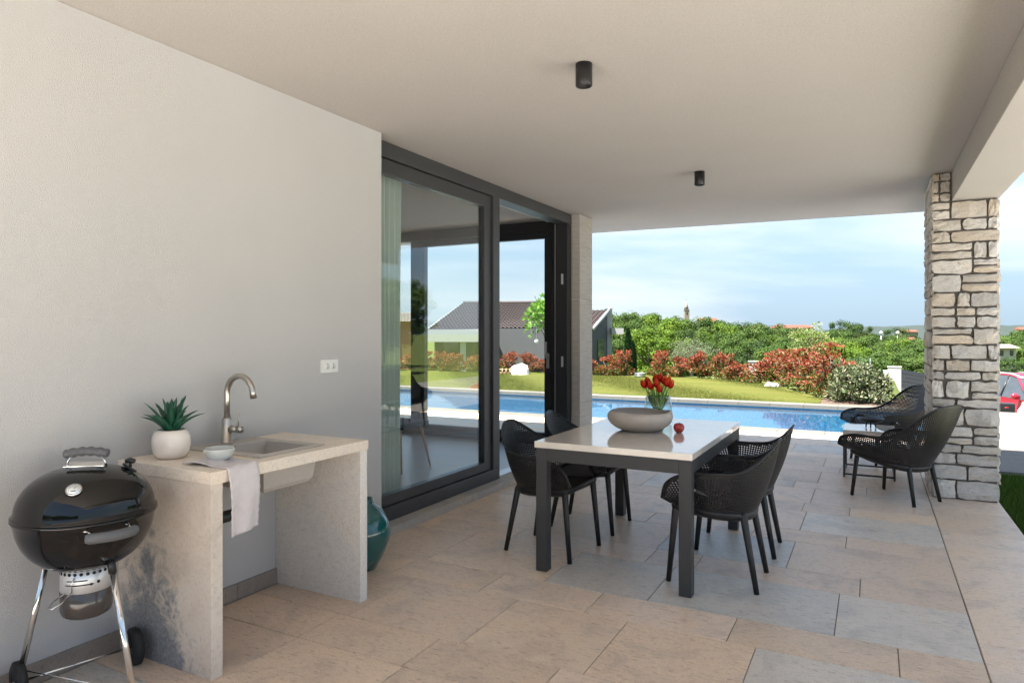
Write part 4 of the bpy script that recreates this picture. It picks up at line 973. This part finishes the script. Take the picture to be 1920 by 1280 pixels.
for x_, y_, h_ in [(-15 + 4.0 * k, -24 - (k % 3), 5.2 + (k * 7 % 4) * .5) for k in range(10)] + [(16, 19, 4.2), (18, 26, 4.6), (20, 33, 5), (24, 40, 5.5)]:  # out-of-view trees, added to appear in lid and glass reflections
    o = place(rng.choice([tA, tD]), (x_, y_, -.2), x_, (h_ / 6.0, h_ / 7.0), 'leafy tree added out of view beyond the paving, for reflections'); o['group'] = 'added trees out of view'
# pale blossoming tree, olive, cypresses, young tree
pl_ = make_tree('pale_tree', 'loose pale yellow-green tree behind the red shrubs', None, 3.2, 1.0, 46, 45, .11, [(.19, .22, .09), (.24, .25, .125), (.12, .165, .045)], (.15, 1.0), .05)
p = at(1522, 603, 27); g = gz(p.x, p.y); place(pl_, (p.x, p.y, g), 1, (.95, (p.z - g) / 3.2), first=True)
ol = make_tree('olive_tree', 'rounded silver-green olive tree rising behind the red hedge', None, 2.2, .88, 85, 70, .085, [(.14, .155, .10), (.18, .19, .13), (.11, .13, .075)], (.36, 1.0), .07, 'leafd', lims=10, aspect=.25)
p = at(1296, 635, 30); g = gz(p.x, p.y); place(ol, (p.x, p.y, g), 0, (1.0, (p.z - g) / 2.2), first=True)
def cypress():
    root = thing('cypress', (0, 0, 0), 'tall thin dark cypress beside the grey neighbour house', 'tree')
    n = 2600; z = nrg.random(n) ** .8 * 2.6; rr = .20 * np.sin(np.clip(z / 2.6 * .92 + .08, 0, 1) * math.pi) ** .7 * nrg.random(n) ** .4; q = nrg.random(n) * 6.283
    P = np.c_[rr * np.cos(q), rr * np.sin(q), z + .1]; D = np.c_[np.cos(q) * .3, np.sin(q) * .3, np.ones(n)] + rand_dirs(n) * .3; D /= np.linalg.norm(D, axis=1)[:, None]
    V, F = leaf_quads(P, D, .14, .35); C = np.array((.018, .045, .016)) * (1 + .35 * nrg.normal(size=(n, 1))); link('crown', np_mesh('crown', V, F, M['leafd'], np.clip(C, .004, 1)), root, False)
    MB().tube([(0, 0, -.3), (0, 0, 2.2)], [.04, .01], 8).build('trunk', M['bark'], root, False); return root
cy = cypress(); p = at(1178, 618, 33); g = gz(p.x, p.y); place(cy, (p.x, p.y, g), 0, (1.0, (p.z - g) / 2.7), first=True)
p = at(1187, 642, 33.5); g = gz(p.x, p.y); place(cy, (p.x, p.y, g), 2, (.85, (p.z - g) / 2.7), 'shorter thin cypress next to the tall cypress')
yt = make_tree('young_tree', 'young tree with fresh green leaves on the lawn, seen through the open door', None, 2.45, .62, 30, 26, .12, [(.12, .25, .03), (.16, .30, .04), (.09, .19, .025)], (.48, 1.0), .035)
yp = atz(1026, 18.0, -.03); place(yt, yp, 1.2, 1, first=True)
lp = thing('globe_lamp', atz(1006, 17.9, 1.2), 'white globe lamp hanging on a cord from the young tree', 'lamp'); q = atz(1006, 17.9, 1.19)
MB().lathe([(.052 * math.sin(a), .052 * math.cos(a)) for a in np.linspace(0, math.pi, 14)], 24, tuple(q)).build('globe', M['white'], lp)
MB().tube([q + Vector((0, 0, .05)), q + Vector((0, 0, .62))], .005, 6).build('cord', M['white'], lp)
# photinia hedge
def photinia(h, r, n, name, label, loose=0.0):
    root = thing(name, (0, 0, 0), label, 'shrub', 'red photinia hedge')
    cs, rs = [], []
    for i in range(34):
        q = rng.uniform(0, 6.28); z = h * rng.uniform(.10, .95); k = r * (1 - .45 * (z / h) ** 2) * rng.random() ** .5; cs.append((k * math.cos(q), k * math.sin(q), z)); rs.append(r * rng.uniform(.2, .34))
    for i in range(6): q = rng.uniform(0, 6.28); k = r * rng.uniform(.1, .7); cs.append((k * math.cos(q), k * math.sin(q), h * rng.uniform(.95, 1.15))); rs.append(r * .16)
    per = n // 40; V, F, C = clump_leaves(cs, rs, per, .085, [(.07, .10, .02), (.10, .11, .03)], .42, .4)
    z = V[::4, 2] / h; k = np.clip((z - .05) * 1.25 + nrg.normal(size=len(z)) * .30, 0, 1)[:, None]; redp = np.array([(.2438, .0439, .0341), (.3022, .0829, .0488), (.195, .0321, .0293), (.3315, .1463, .0829)])[nrg.integers(0, 4, len(z))]
    C = np.where(nrg.random((len(z), 1)) < k * .8 + .12, redp * (1 + .3 * nrg.normal(size=(len(z), 1))), C); link('crown', np_mesh('crown', V, F, M['leaf'], np.clip(C, .01, .9)), root, False)
    t = MB()
    for i in range(5): q = i * 1.26; t.tube([(0, 0, -.1), (.3 * r * math.cos(q), .3 * r * math.sin(q), h * .5), (.6 * r * math.cos(q), .6 * r * math.sin(q), h * .9)], [.016, .011, .004], 5)
    t.build('stems', M['bark'], root, False); return root
HL = 'red and green photinia shrub of the hedge along the lawn'
ph = [photinia(.82, .46, 2000, 'photinia_shrub', HL) for _ in range(3)]; TL = 'taller loose red photinia shrub in front of the dark fence posts'
pt_ = [photinia(1.15, .42, 1300, 'photinia_shrub', TL) for _ in range(2)]
for o in pt_: o['group'] = 'tall red shrubs by the fence'
fst = set()
def puts(L_, x, y, s, sz):
    o = rng.choice(L_); f = o not in fst; fst.add(o); place(o, (x, y, -.03), rng.uniform(0, 6), (s, sz), first=f)
for o in ph + pt_:
    o.location = (0, 0, -500)
x = -16.4
while x < -2.9:
    if not (-7.25 < x < -6.75): puts(ph, x + rng.uniform(-.1, .1), hedge_y(x) + .42 + rng.uniform(-.08, .08), rng.uniform(.82, 1.05), rng.choice([.55, .62, .68, .74, .85]))
    x += .64
for i, (t) in enumerate(np.linspace(0, 1, 8)):
    x = -2.75 + 2.05 * t; y = hedge_y(x) + .6 + (.5 if i % 2 else 0); puts(pt_, x + .15, y, rng.uniform(.9, 1.05), [.66, .70, .76, .72, .80, .72, .92, .62][i])
for o in ph + pt_:
    if o not in fst:
        for c_ in kids(o): bpy.data.objects.remove(c_)
        bpy.data.objects.remove(o)
# big variegated bush in the bed
bs = thing('oleaster_bush', (-.27, 15.80, 0), 'round dense bush with pale-edged leathery leaves in the mulch bed', 'bush')
cs, rs = [], []
for i in range(130):
    p = nrg.normal(size=3); p /= np.linalg.norm(p); p[2] = abs(p[2]); q = nrg.random() ** .25; cs.append((-.27 + p[0] * .60 * q, 15.80 + p[1] * .60 * q, .06 + p[2] * .70 * q)); rs.append(.12)
V, F, C = clump_leaves(cs, rs, 42, .085, [(.085, .105, .05), (.115, .13, .07), (.06, .08, .035)], .42, .3); pale = nrg.random(len(F)) < .22; C[pale] = np.array((.30, .285, .19)) * (.8 + .4 * nrg.random((pale.sum(), 1)))
link('crown', np_mesh('crown', V, F, M['leafd'], C), bs)
t = MB()
for i in range(9): q = i * .7; t.tube([(-.27, 15.8, -.05), (-.27 + .2 * math.cos(q), 15.8 + .2 * math.sin(q), .3), (-.27 + .4 * math.cos(q), 15.8 + .4 * math.sin(q), .55)], [.02, .013, .004], 5)
t.build('stems', M['bark'], bs)
# pale rock and timber by the hedge
def rock(c, s, name, label, seed):
    bm = bmesh.new(); bmesh.ops.create_icosphere(bm, subdivisions=3, radius=1)
    for v in bm.verts:
        k = 1 + .30 * noise.noise(v.co * 1.3 + Vector((seed, 0, 0))) + .08 * noise.noise(v.co * 4 + Vector((seed, 3, 0))); v.co = Vector((v.co.x * s[0] * k, v.co.y * s[1] * k, max(-.25, v.co.z) * s[2] * k)) + Vector(c)
    bm.verts.index_update(); mb = MB().add([v.co for v in bm.verts], [[q.index for q in f.verts] for f in bm.faces]); bm.free(); tag(mb.build(name, M['rock']), label, 'rock')
p = atz(975, 23.6, .02); rock(p, (.38, .3, .34), 'boulder', 'pale limestone boulder at the foot of the hedge', 3)
p = atz(1447, 18.6, -.02); rock(p, (.20, .2, .09), 'flat_stone', 'flat pale stone on the lawn edge by the shrubs', 9)
pk = thing('wooden_pallet', atz(944, 23.4, -.02), 'small pale wooden slat pallet leaning beside the boulder', 'pallet'); o_ = atz(944, 23.4, 0)
for i in range(5): a = o_ + RIGHT * (-.30 + .13 * i); MB().tube([a, a + Vector((0, 0, .20)) + FWD * .08], .022, 4, .4).build('slat', M['wood'], pk)
for z in (.05, .16): MB().tube([o_ + RIGHT * -.34 + Vector((0, 0, z)) + FWD * (z * .4 + .02), o_ + RIGHT * .28 + Vector((0, 0, z)) + FWD * (z * .4 + .02)], .02, 4, .5).build('rail', M['wood'], pk)
# galvanised tub, white marker wall behind hedge
p = atz(1200, 22.2, -.02); tbk = thing('metal_tub', p, 'round galvanised metal planter tub in the hedge gap', 'planter')
MB().lathe([(.165, 0), (.175, .005), (.175, .135), (.18, .14), (.165, .14), (.16, .10), (0, .09)][::-1], 28, tuple(p)).build('tub', M['galv'], tbk)
for z in (.05, .095): MB().tube([p + Vector((.177 * math.cos(q), .177 * math.sin(q), z)) for q in np.linspace(0, 6.283, 29)], .005, 5).build('band', M['galv'], tbk)
p = atz(1413, 21.6, -.1); tag(MB().box(p.x - .14, p.x + .14, p.y - .07, p.y + .07, -.1, .50, .006).add(*(lambda b: (b.v, b.f))(MB().box(p.x - .16, p.x + .16, p.y - .09, p.y + .09, .501, .53, .006))).build('marker_post', M['white_house']), 'short white masonry post standing in the hedge', 'post')

# ================================================================== FENCE, GATE, CAR
fn = thing('wire_fence', atz(1560, 19.5, -.2), 'dark green wire fence behind the red shrubs', 'fence')
fps = [(1517, 20.6), (1560, 20.2), (1632, 19.8)]; ends = []
for u, d in fps:
    a = atz(u, d, -.3); b_ = at(u, 671, d); ends.append((a, b_)); MB().tube([a, b_], .028, 8).build('post', M['postg'], fn)
wm = MB()
for (a, b_), (c, e) in zip(ends, ends[1:]):
    for k in np.linspace(.15, .97, 9): wm.tube([a.lerp(b_, k), c.lerp(e, k)], .003, 4)
    for k in np.linspace(0, 1, 26): wm.tube([a.lerp(c, k), b_.lerp(e, k)], .0022, 4)
wm.build('wire_mesh', M['postg'], fn)
gpz = gz(*at(1680, 740, 22).xy) - .1
a = at(1677, 687, 22); hw = .185
gpil = thing('gate_pillar', (a.x, a.y, gpz), 'white rendered gate pillar with a lower block beside the grey gate', 'gate pillar')
MB().box(a.x - hw, a.x + hw, a.y - hw, a.y + hw, gpz, a.z - .03, .004).build('shaft', M['white_house'], gpil); MB().box(a.x - hw - .015, a.x + hw + .015, a.y - hw - .015, a.y + hw + .015, a.z - .0295, a.z, .004).build('cap', M['white_house'], gpil)
c_ = at(1661, 694, 22.1); MB().box(c_.x - .09, c_.x + .085, c_.y - .12, c_.y + .12, gpz, c_.z, .004).build('letterbox_block', M['white_house'], gpil)
gt = thing('sliding_gate', at(1715, 745, 22.5), 'grey horizontal board gate beside the white gate pillar', 'gate')
g0 = at(1689, 692, 22.2); g1 = at(1790, 706, 25.0); nB = 7; hb = .118
for k in range(nB):
    z0 = -k * (hb + .012); mb = MB(); t_ = FWD * .02; q = [g0 + Vector((0, 0, z0)), g1 + Vector((0, 0, z0 - .08)), g1 + Vector((0, 0, z0 - hb - .08)), g0 + Vector((0, 0, z0 - hb))]
    mb.add(q + [p + t_ for p in q], [(0, 3, 2, 1), (4, 5, 6, 7), (0, 1, 5, 4), (1, 2, 6, 5), (2, 3, 7, 6), (3, 0, 4, 7)]); mb.build('board', M['fence'], gt)
mb = MB()
for q in (g0 + FWD * .04, g1 + FWD * .04): mb.tube([q + Vector((0, 0, .02)), q - Vector((0, 0, nB * .13 + .1))], .03, 4)
mb.build('gate_post', M['fence'], gt)
# red car
def car():
    dv = (RIGHT * -.02 - FWD * 1.0).normalized(); mir = at(1895, 745, 15.2); ctr = mir - dv * .55 + dv.cross(Vector((0, 0, 1))) * -.0
    sv = Vector((-dv.y, dv.x, 0)); 
    if sv.dot(RIGHT) < 0: sv = -sv
    ctr = ctr + sv * .98; zb = mir.z - 1.02
    root = thing('red_car', (ctr.x, ctr.y, zb), 'red hatchback car parked beyond the stone pillar', 'car', rz=math.atan2(dv.y, dv.x))
    near = 1 if (Matrix.Rotation(math.atan2(dv.y, dv.x), 3, 'Z') @ Vector((0, 1, 0))).dot(FWD) < 0 else -1
    prof = [(-2.08, .35, .62), (-2.12, .60, .80), (-2.06, .88, .86), (-1.75, .98, .88), (-.2, 1.0, .89), (.85, .98, .88), (1.55, .88, .85), (2.02, .72, .78), (2.10, .50, .70), (2.05, .30, .62)]
    n = len(prof); vs = []; fs = []
    for s in (-1, 1):
        for x, z, w_ in prof: vs.append((x, s * w_, z))
    for s in (-1, 1):
        for x, z, w_ in prof: vs.append((x, s * (w_ - .02), .24))
    for i in range(n - 1):
        fs.append((i, i + 1, n + i + 1, n + i)); fs.append((i + 1, i, 2 * n + i, 2 * n + i + 1)); fs.append((n + i, n + i + 1, 3 * n + i + 1, 3 * n + i)); fs.append((2 * n + i, 3 * n + i, 3 * n + i + 1, 2 * n + i + 1))
    fs += [(0, n, 3 * n, 2 * n), (n - 1, 2 * n + n - 1, 3 * n + n - 1, 2 * n - 1)]
    bd = MB().add(vs, fs).build('body', M['carred'], root, False)
    # cabin: pillars and roof
    low = [(-1.85, .97), (-.95, 1.0), (.05, 1.0), (.95, .98)]; up = [(-1.45, 1.40), (-.85, 1.47), (.0, 1.47), (.30, 1.42)]
    rf = MB(); vs = []
    for (x, z) in up: vs += [(x, -.62, z), (x, .62, z)]
    rf.add(vs + [(x, y, z + .03) for x, y, z in vs], [(i, i + 1, i + 3, i + 2) for i in (0, 2, 4)] + [(8 + i, 8 + i + 2, 8 + i + 3, 8 + i + 1) for i in (0, 2, 4)] + [(0, 2, 10, 8), (2, 4, 12, 10), (4, 6, 14, 12), (1, 9, 11, 3), (3, 11, 13, 5), (5, 13, 15, 7), (6, 7, 15, 14), (0, 8, 9, 1)], True); rf.build('roof', M['carred'], root, False)
    for s in (-1, 1):
        for k in range(4):
            a_ = Vector((low[k][0], s * .86, low[k][1])); b_ = Vector((up[k][0], s * .63, up[k][1])); MB().tube([a_, b_], .045 if k in (0, 3) else .03, 6, .6).build('roof_post', M['carred'] if k in (0, 3) else M['black'], root, False)
        for k in range(3):
            mb = MB(); mb.add([(low[k][0], s * .855, low[k][1]), (low[k + 1][0], s * .855, low[k + 1][1]), (up[k + 1][0], s * .625, up[k + 1][1]), (up[k][0], s * .625, up[k][1])], [(0, 1, 2, 3)]); mb.build('side_window', M['winglass'], root, False)
        MB().tube([(x, s * .60, z + .05) for x, z in up], .02, 6).build('roof_rail', M['silver'], root, False)
        mb = MB(); mb.tube([(.72, s * .90, 1.03), (.70, s * 1.0, 1.06), (.70, s * 1.07, 1.06)], [.04, .075, .05], 10, .7); mb.build('mirror', M['carred'], root, False)
        for x in (-1.30, 1.32):
            wl = MB().tube([(x, s * .70, .32), (x, s * .895, .32)], .32, 24).build('wheel', M['rubber'], root, False); MB().tube([(x, s * .896, .32), (x, s * .90, .32)], .21, 20).build('rim', M['silver'], wl, False)
        MB().box(1.82, 2.02, s * .62 - .12, s * .62 + .12, .62, .74, .03).build('headlight', M['white'], root, False)
        MB().box(-2.13, -2.04, s * .66 - .12, s * .66 + .12, .78, .90, .02).build('tail_light', M['redtrim'], root, False)
        MB().box(-.10, .06, s * .898 - .012, s * .898 + .012, .84, .87, .005).build('door_handle', M['carred'], root, False)
    mb = MB(); mb.add([(.95, -.84, .985), (.95, .84, .985), (.31, .60, 1.425), (.31, -.60, 1.425)], [(0, 1, 2, 3)]); mb.build('windscreen', M['winglass'], root, False)
    mb = MB(); mb.add([(-1.86, -.84, .985), (-1.86, .84, .985), (-1.46, .60, 1.405), (-1.46, -.60, 1.405)], [(3, 2, 1, 0)]); mb.build('rear_window', M['winglass'], root, False)
car()
bn = at(1889, 776, 12.6); kb = thing('black_bin', (bn.x, bn.y, bn.z - .55), 'black box with a red stripe in front of the red car', 'box')
MB().box(bn.x - .12, bn.x + .10, bn.y - .12, bn.y + .12, -.30, .115, .01).build('box', M['black'], kb); p = at(1884, 764, 12.45); MB().tube([p, p + RIGHT * .07], .008, 4).build('stripe', M['redtrim'], kb)
p = at(1922, 770, 12.5); rock((p.x + .1, p.y, -.02), (.20, .16, .20), 'edge_stone', 'rough white stone block beside the black box', 5)

# ================================================================== BUILDINGS BEYOND
def wallbox(mb, c, w_, dpt, z0, z1): # frontal box, c = front centre
    q = [c + RIGHT * (-w_ / 2), c + RIGHT * (w_ / 2), c + RIGHT * (w_ / 2) + FWD * dpt, c + RIGHT * (-w_ / 2) + FWD * dpt]
    mb.add([(p.x, p.y, z0) for p in q] + [(p.x, p.y, z1) for p in q], [(3, 2, 1, 0), (4, 5, 6, 7), (0, 1, 5, 4), (1, 2, 6, 5), (2, 3, 7, 6), (3, 0, 4, 7)]); return mb
def tiled_plane(a, b, c, d, nu, nv, amp):
    """a->b eave, d->c ridge; rows step, columns wave"""
    vs = []; fs = []; su = 4; nrm = (b - a).cross(d - a).normalized()
    if nrm.z < 0: nrm = -nrm
    W = nu * su + 1
    for r in range(nv):
        for e in (0, 1):
            t = (r + e) / nv
            for i in range(W):
                s = i / (W - 1); p = (a * (1 - s) + b * s) * (1 - t) + (d * (1 - s) + c * s) * t; vs.append(p + nrm * (amp * math.sin(i / su * 2 * math.pi) + (amp * 1.6 if e == 0 else 0)))
    for r in range(2 * nv - 1):
        for i in range(W - 1): fs.append((r * W + i, r * W + i + 1, (r + 1) * W + i + 1, (r + 1) * W + i))
    return MB().add(vs, fs)
# grey house seen through the open door
D0 = 40.0; eL = at(800, 619, D0); eR = at(1106, 619, D0); rL = at(868, 568, D0 + 4.2); rR = at(1100, 568, D0 + 4.2)
hb_ = thing('grey_house', tuple(eL.lerp(eR, .5).xy) + (-3,), 'dark grey neighbour house with brown tiled roof seen through the glass', 'house'); c0 = eL.lerp(eR, .5)
wl_ = wallbox(MB(), Vector((c0.x, c0.y, 0)) + FWD * .5, (eR - eL).length - .8, 7.5, -3.6, eL.z + .02).build('wall', M['grey_house'], hb_)
rf = tiled_plane(eL, eR, rR, rL, 44, 15, .035).build('roof', M['rooft'], hb_)
MB().add([tuple(x) for x in (rL, rR, eR + FWD * 8.6, eL + FWD * 8.6)], [(0, 1, 2, 3)]).add([tuple(x) for x in (eL, rL, eL + FWD * 8.6)], [(0, 1, 2)]).add([tuple(x) for x in (eR, eR + FWD * 8.6, rR)], [(0, 1, 2)]).build('rear_roof', M['rooft'], hb_)
MB().tube([rL + Vector((0, 0, .03)), rR + Vector((0, 0, .03))], .10, 8).build('ridge_cap', M['rooft'], rf); MB().tube([eL, eR], .07, 8).build('gutter', M['alu'], rf); MB().tube([eL, rL], .06, 6).build('verge_trim', M['trim'], rf)
for u0, u1, v0, v1 in ((960, 980, 634, 668), (985, 1003, 640, 652), (830, 860, 640, 668)):
    a = at(u0, v0, D0 + .47); b_ = at(u1, v1, D0 + .47); q = MB().add([tuple(a), (b_.x, b_.y, a.z), tuple(b_), (a.x, a.y, b_.z)], [(0, 3, 2, 1)]); wd = q.build('window', M['winglass'], hb_)
    fr = MB()
    for s, e in (((a.x, a.y, a.z), (b_.x, b_.y, a.z)), ((a.x, a.y, b_.z), (b_.x, b_.y, b_.z)), ((a.x, a.y, a.z), (a.x, a.y, b_.z)), ((b_.x, b_.y, a.z), (b_.x, b_.y, b_.z))): fr.tube([s, e], .04, 4)
    fr.build('frame', M['alu'], wd)
pa = at(772, 618, 36.5); pb = at(922, 618, 36.5); cc = pa.lerp(pb, .5)
wallbox(MB(), Vector((cc.x, cc.y, 0)), (pb - pa).length, 3.0, pa.z - .65, pa.z).build('porch_fascia', M['white_house'], hb_)
for u in (776, 868, 918): p = at(u, 640, 36.7); wallbox(MB(), Vector((p.x, p.y, 0)), .3, .3, -3.4, pa.z - .655).build('porch_post', M['white_house'], hb_)
# gable-ended house beside it
ha_ = thing('gabled_house', tuple(at(1125, 650, 39).xy) + (-3,), 'grey gable-ended house with white end wall and white canopy beside the pool column', 'house')
e0 = at(1109, 615, 37); r0 = at(1140, 581, 41.2); dl = -(r0 - e0).normalized(); left = Vector((-1, .0, 0)) * 9
MB().add([(e0.x, e0.y, -3.4), (r0.x, r0.y, -3.4), (r0.x, r0.y, r0.z), (e0.x, e0.y, e0.z)], [(0, 1, 2, 3)]).add([(e0.x, e0.y, -3.4), (e0.x, e0.y, e0.z), tuple(e0 + left), (e0.x + left.x, e0.y, -3.4)], [(0, 1, 2, 3)]).build('wall', M['grey_house'], ha_)
tiled_plane(e0 + left, e0 + Vector((.1, 0, 0)), r0 + Vector((.1, 0, 0)), r0 + left, 34, 13, .035).build('roof', M['rooft'], ha_)
MB().tube([e0 + Vector((.13, 0, -.02)), r0 + Vector((.13, 0, .04))], .15, 4, .5).build('verge_trim', M['trim'], ha_)
p = at(1143, 579, 41.0); wallbox(MB(), Vector((p.x, p.y, 0)), .30, 1.2, -3.4, p.z).build('end_wall', M['white_house'], ha_); wallbox(MB(), Vector((p.x, p.y, 0)) - FWD * .05, .42, 1.3, p.z + .001, p.z + .05).build('coping', M['trim'], ha_)
p = at(1158, 615, 40.6); wallbox(MB(), Vector((p.x, p.y, 0)), .72, 1.6, p.z - .36, p.z).build('canopy', M['white_house'], ha_)
a = at(1120, 636, 38.4); b_ = at(1135, 672, 40.5); off = Vector((.04, -.02, 0)); a += off; b_ += off; MB().add([tuple(a), (b_.x, b_.y, a.z), tuple(b_), (a.x, a.y, b_.z)], [(0, 3, 2, 1)]).build('door', M['winglass'], ha_)
# ochre house far left through the glass
p = at(742, 640, 50); oh = thing('ochre_house', (p.x, p.y, -4), 'ochre house with grey roof at the edge of the curtain', 'house'); wallbox(MB(), Vector((p.x, p.y, 0)), 2.6, 6, -4, at(742, 600, 50).z).build('wall', M['ochre'], oh)
a = at(700, 603, 49.5); b_ = at(779, 603, 49.5); c_ = at(779, 586, 53); d_ = at(700, 586, 53); tiled_plane(a, b_, c_, d_, 14, 8, .03).build('roof', M['slate'], oh)
# church
D = 520.0; c_ = at(1287, 600, D); ch = thing('church_tower', (c_.x, c_.y, -8), 'distant stone church bell tower with pointed spire above the trees', 'church tower')
zt = at(0, 582, D).z; wallbox(MB(), Vector((c_.x, c_.y, 0)) - FWD * 2.2, 3.5, 3.5, -9, zt).build('shaft', M['cream'], ch)
cc = Vector((c_.x, c_.y, 0)); mb = MB(); mb.lathe([(1.95, zt + .46), (1.0, (zt + at(0, 563, D).z) / 2), (.05, at(0, 563, D).z)], 8, (cc.x, cc.y, 0)); mb.build('spire', M['slate'], ch); wallbox(MB(), cc - FWD * 2.4, 3.9, 3.9, zt + .001, zt + .45).build('cornice', M['cream'], ch)
MB().tube([(cc.x, cc.y, at(0, 563.5, D).z), (cc.x, cc.y, at(0, 560, D).z)], .12, 5).build('finial', M['alu'], ch)
p = cc - FWD * 2.23; wallbox(MB(), p, 1.1, .1, zt - 3.4, zt - 1.3).build('belfry_opening', M['dark'], ch)
def far_house(name, label, u0, u1, vr, ve, vb, d, wallm, roofm, nwin=0):
    a, b_ = at(u0, ve, d), at(u1, ve, d); c = a.lerp(b_, .5); W = (b_ - a).length; r = thing(name, (c.x, c.y, -9), label, 'building'); zr = at(0, vr, d + W * .2).z
    wallbox(MB(), Vector((c.x, c.y, 0)), W * .97, W * .45, min(at(0, vb, d).z, -2) - 6, a.z).build('wall', M[wallm], r)
    f0, f1, k0, k1 = a - FWD * .4, b_ - FWD * .4, a.lerp(b_, .05), a.lerp(b_, .95); k0 = k0 + FWD * W * .22; k1 = k1 + FWD * W * .22; k0.z = k1.z = zr; g0_, g1_ = a + FWD * W * .47, b_ + FWD * W * .47
    V = [tuple(x) for x in (f0, f1, k1, k0, g1_, g0_)]; MB().add(V, [(0, 1, 2, 3), (3, 2, 4, 5), (0, 3, 5), (1, 4, 2)]).build('roof', M[roofm], r)
    for i in range(nwin):
        p = a.lerp(b_, (i + .5) / nwin); wallbox(MB(), Vector((p.x, p.y, 0)) - FWD * .05, W / nwin * .3, .1, a.z - (a.z - at(0, vb, d).z) * .75, a.z - (a.z - at(0, vb, d).z) * .25).build('window', M['winglass'], r)
    return r
far_house('long_building', 'long pale building with a red tiled roof on the skyline', 1455, 1526, 609, 614.5, 624, 430, 'cream', 'roofo', 14)
far_house('far_building', 'low far building with only its red roof above the trees', 1390, 1442, 611, 615, 622, 430, 'cream', 'roofo')
far_house('church_nave', 'orange-roofed building beside the church tower', 1310, 1347, 596, 602, 612, 470, 'cream', 'roofo')
far_house('far_villa', 'far white house with brownish roof among the trees', 1597, 1634, 626, 631, 643, 200, 'white_house', 'roofo', 4)
far_house('far_villa', 'far small house with bright orange roof left of the white house', 1566, 1590, 632, 639, 646, 190, 'cream', 'roofo')
far_house('far_villa', 'far small orange-roofed house right behind the white house', 1630, 1644, 627, 631, 640, 215, 'cream', 'roofo')
far_house('far_villa', 'far red-roofed house below the round dark tree', 1696, 1718, 632, 638, 646, 180, 'white_house', 'roofo')
far_house('far_villa', 'wide far red roof on the hillside', 1690, 1722, 618, 622, 626, 420, 'cream', 'roofo')
far_house('white_bungalow', 'low white house with grey roof behind the shrubs by the red car', 1850, 1906, 645, 652, 672, 45, 'white_house', 'slate', 3)
far_house('far_villa', 'far orange roof beyond the stone pillar', 1911, 1945, 613, 618, 628, 160, 'cream', 'roofo')
for u, v, d, lb in ((1652, 625, 150, 'thin far street lamp nearer the white house'), (1683, 625, 150, 'thin far street lamp under the round dark tree')):
    p = at(u, v, d); sl = thing('street_lamp', (p.x, p.y, gz(p.x, p.y)), lb, 'street lamp', 'far street lamps'); MB().tube([(p.x, p.y, gz(p.x, p.y)), tuple(p)], [.12, .08], 6).build('pole', M['galv'], sl); MB().lathe([(0, .5), (.30, .35), (.35, 0), (0, -.1)], 10, tuple(p)).build('lamp_head', M['white'], sl)
# far wooded hills
def hills():
    V = []; F = []; n = 150; rows = [(900, -9, 0), (1300, 2, .25), (1750, 20, .8), (2100, 27, 1.0), (2700, 18, .6)]
    for d, z, k in rows:
        for i in range(n):
            u = 500 + i * 13; f = min(max((u - 1380) / 330, 0), 1); p = atz(u, d, 0); bmp = 5 * noise.noise(Vector((u * .012, d * .01, 0))) + 3.0 * noise.noise(Vector((u * .06, d * .01, 3))) + 2.0 * noise.noise(Vector((u * .25, d * .01, 5)))
            V.append((p.x, p.y, -9 + (z + 9) * (.25 + .75 * f) + bmp * k))
    for r in range(len(rows) - 1):
        for i in range(n - 1): F.append((r * n + i, r * n + i + 1, (r + 1) * n + i + 1, (r + 1) * n + i))
    m, t, b = mat('wooded_hill'); b.inputs['Roughness'].default_value = 1; v = tex_vec(t, 'World'); f = noise_n(t, v, .03, 6, .7); g = noise_n(t, v, .2, 3, .7)
    t.links.new(mixc(t, 1.0, ramp(t, f, [(.35, (.014, .026, .022)), (.6, (.024, .036, .028)), (.72, (.05, .058, .04))]), ramp(t, g, [(.3, (.55, .6, .6)), (.6, (1.1, 1.1, 1.05))]), 'MULTIPLY'), b.inputs['Base Color'])
    kind(MB().add(V, F, True).build('hills', m), 'structure')
hills()
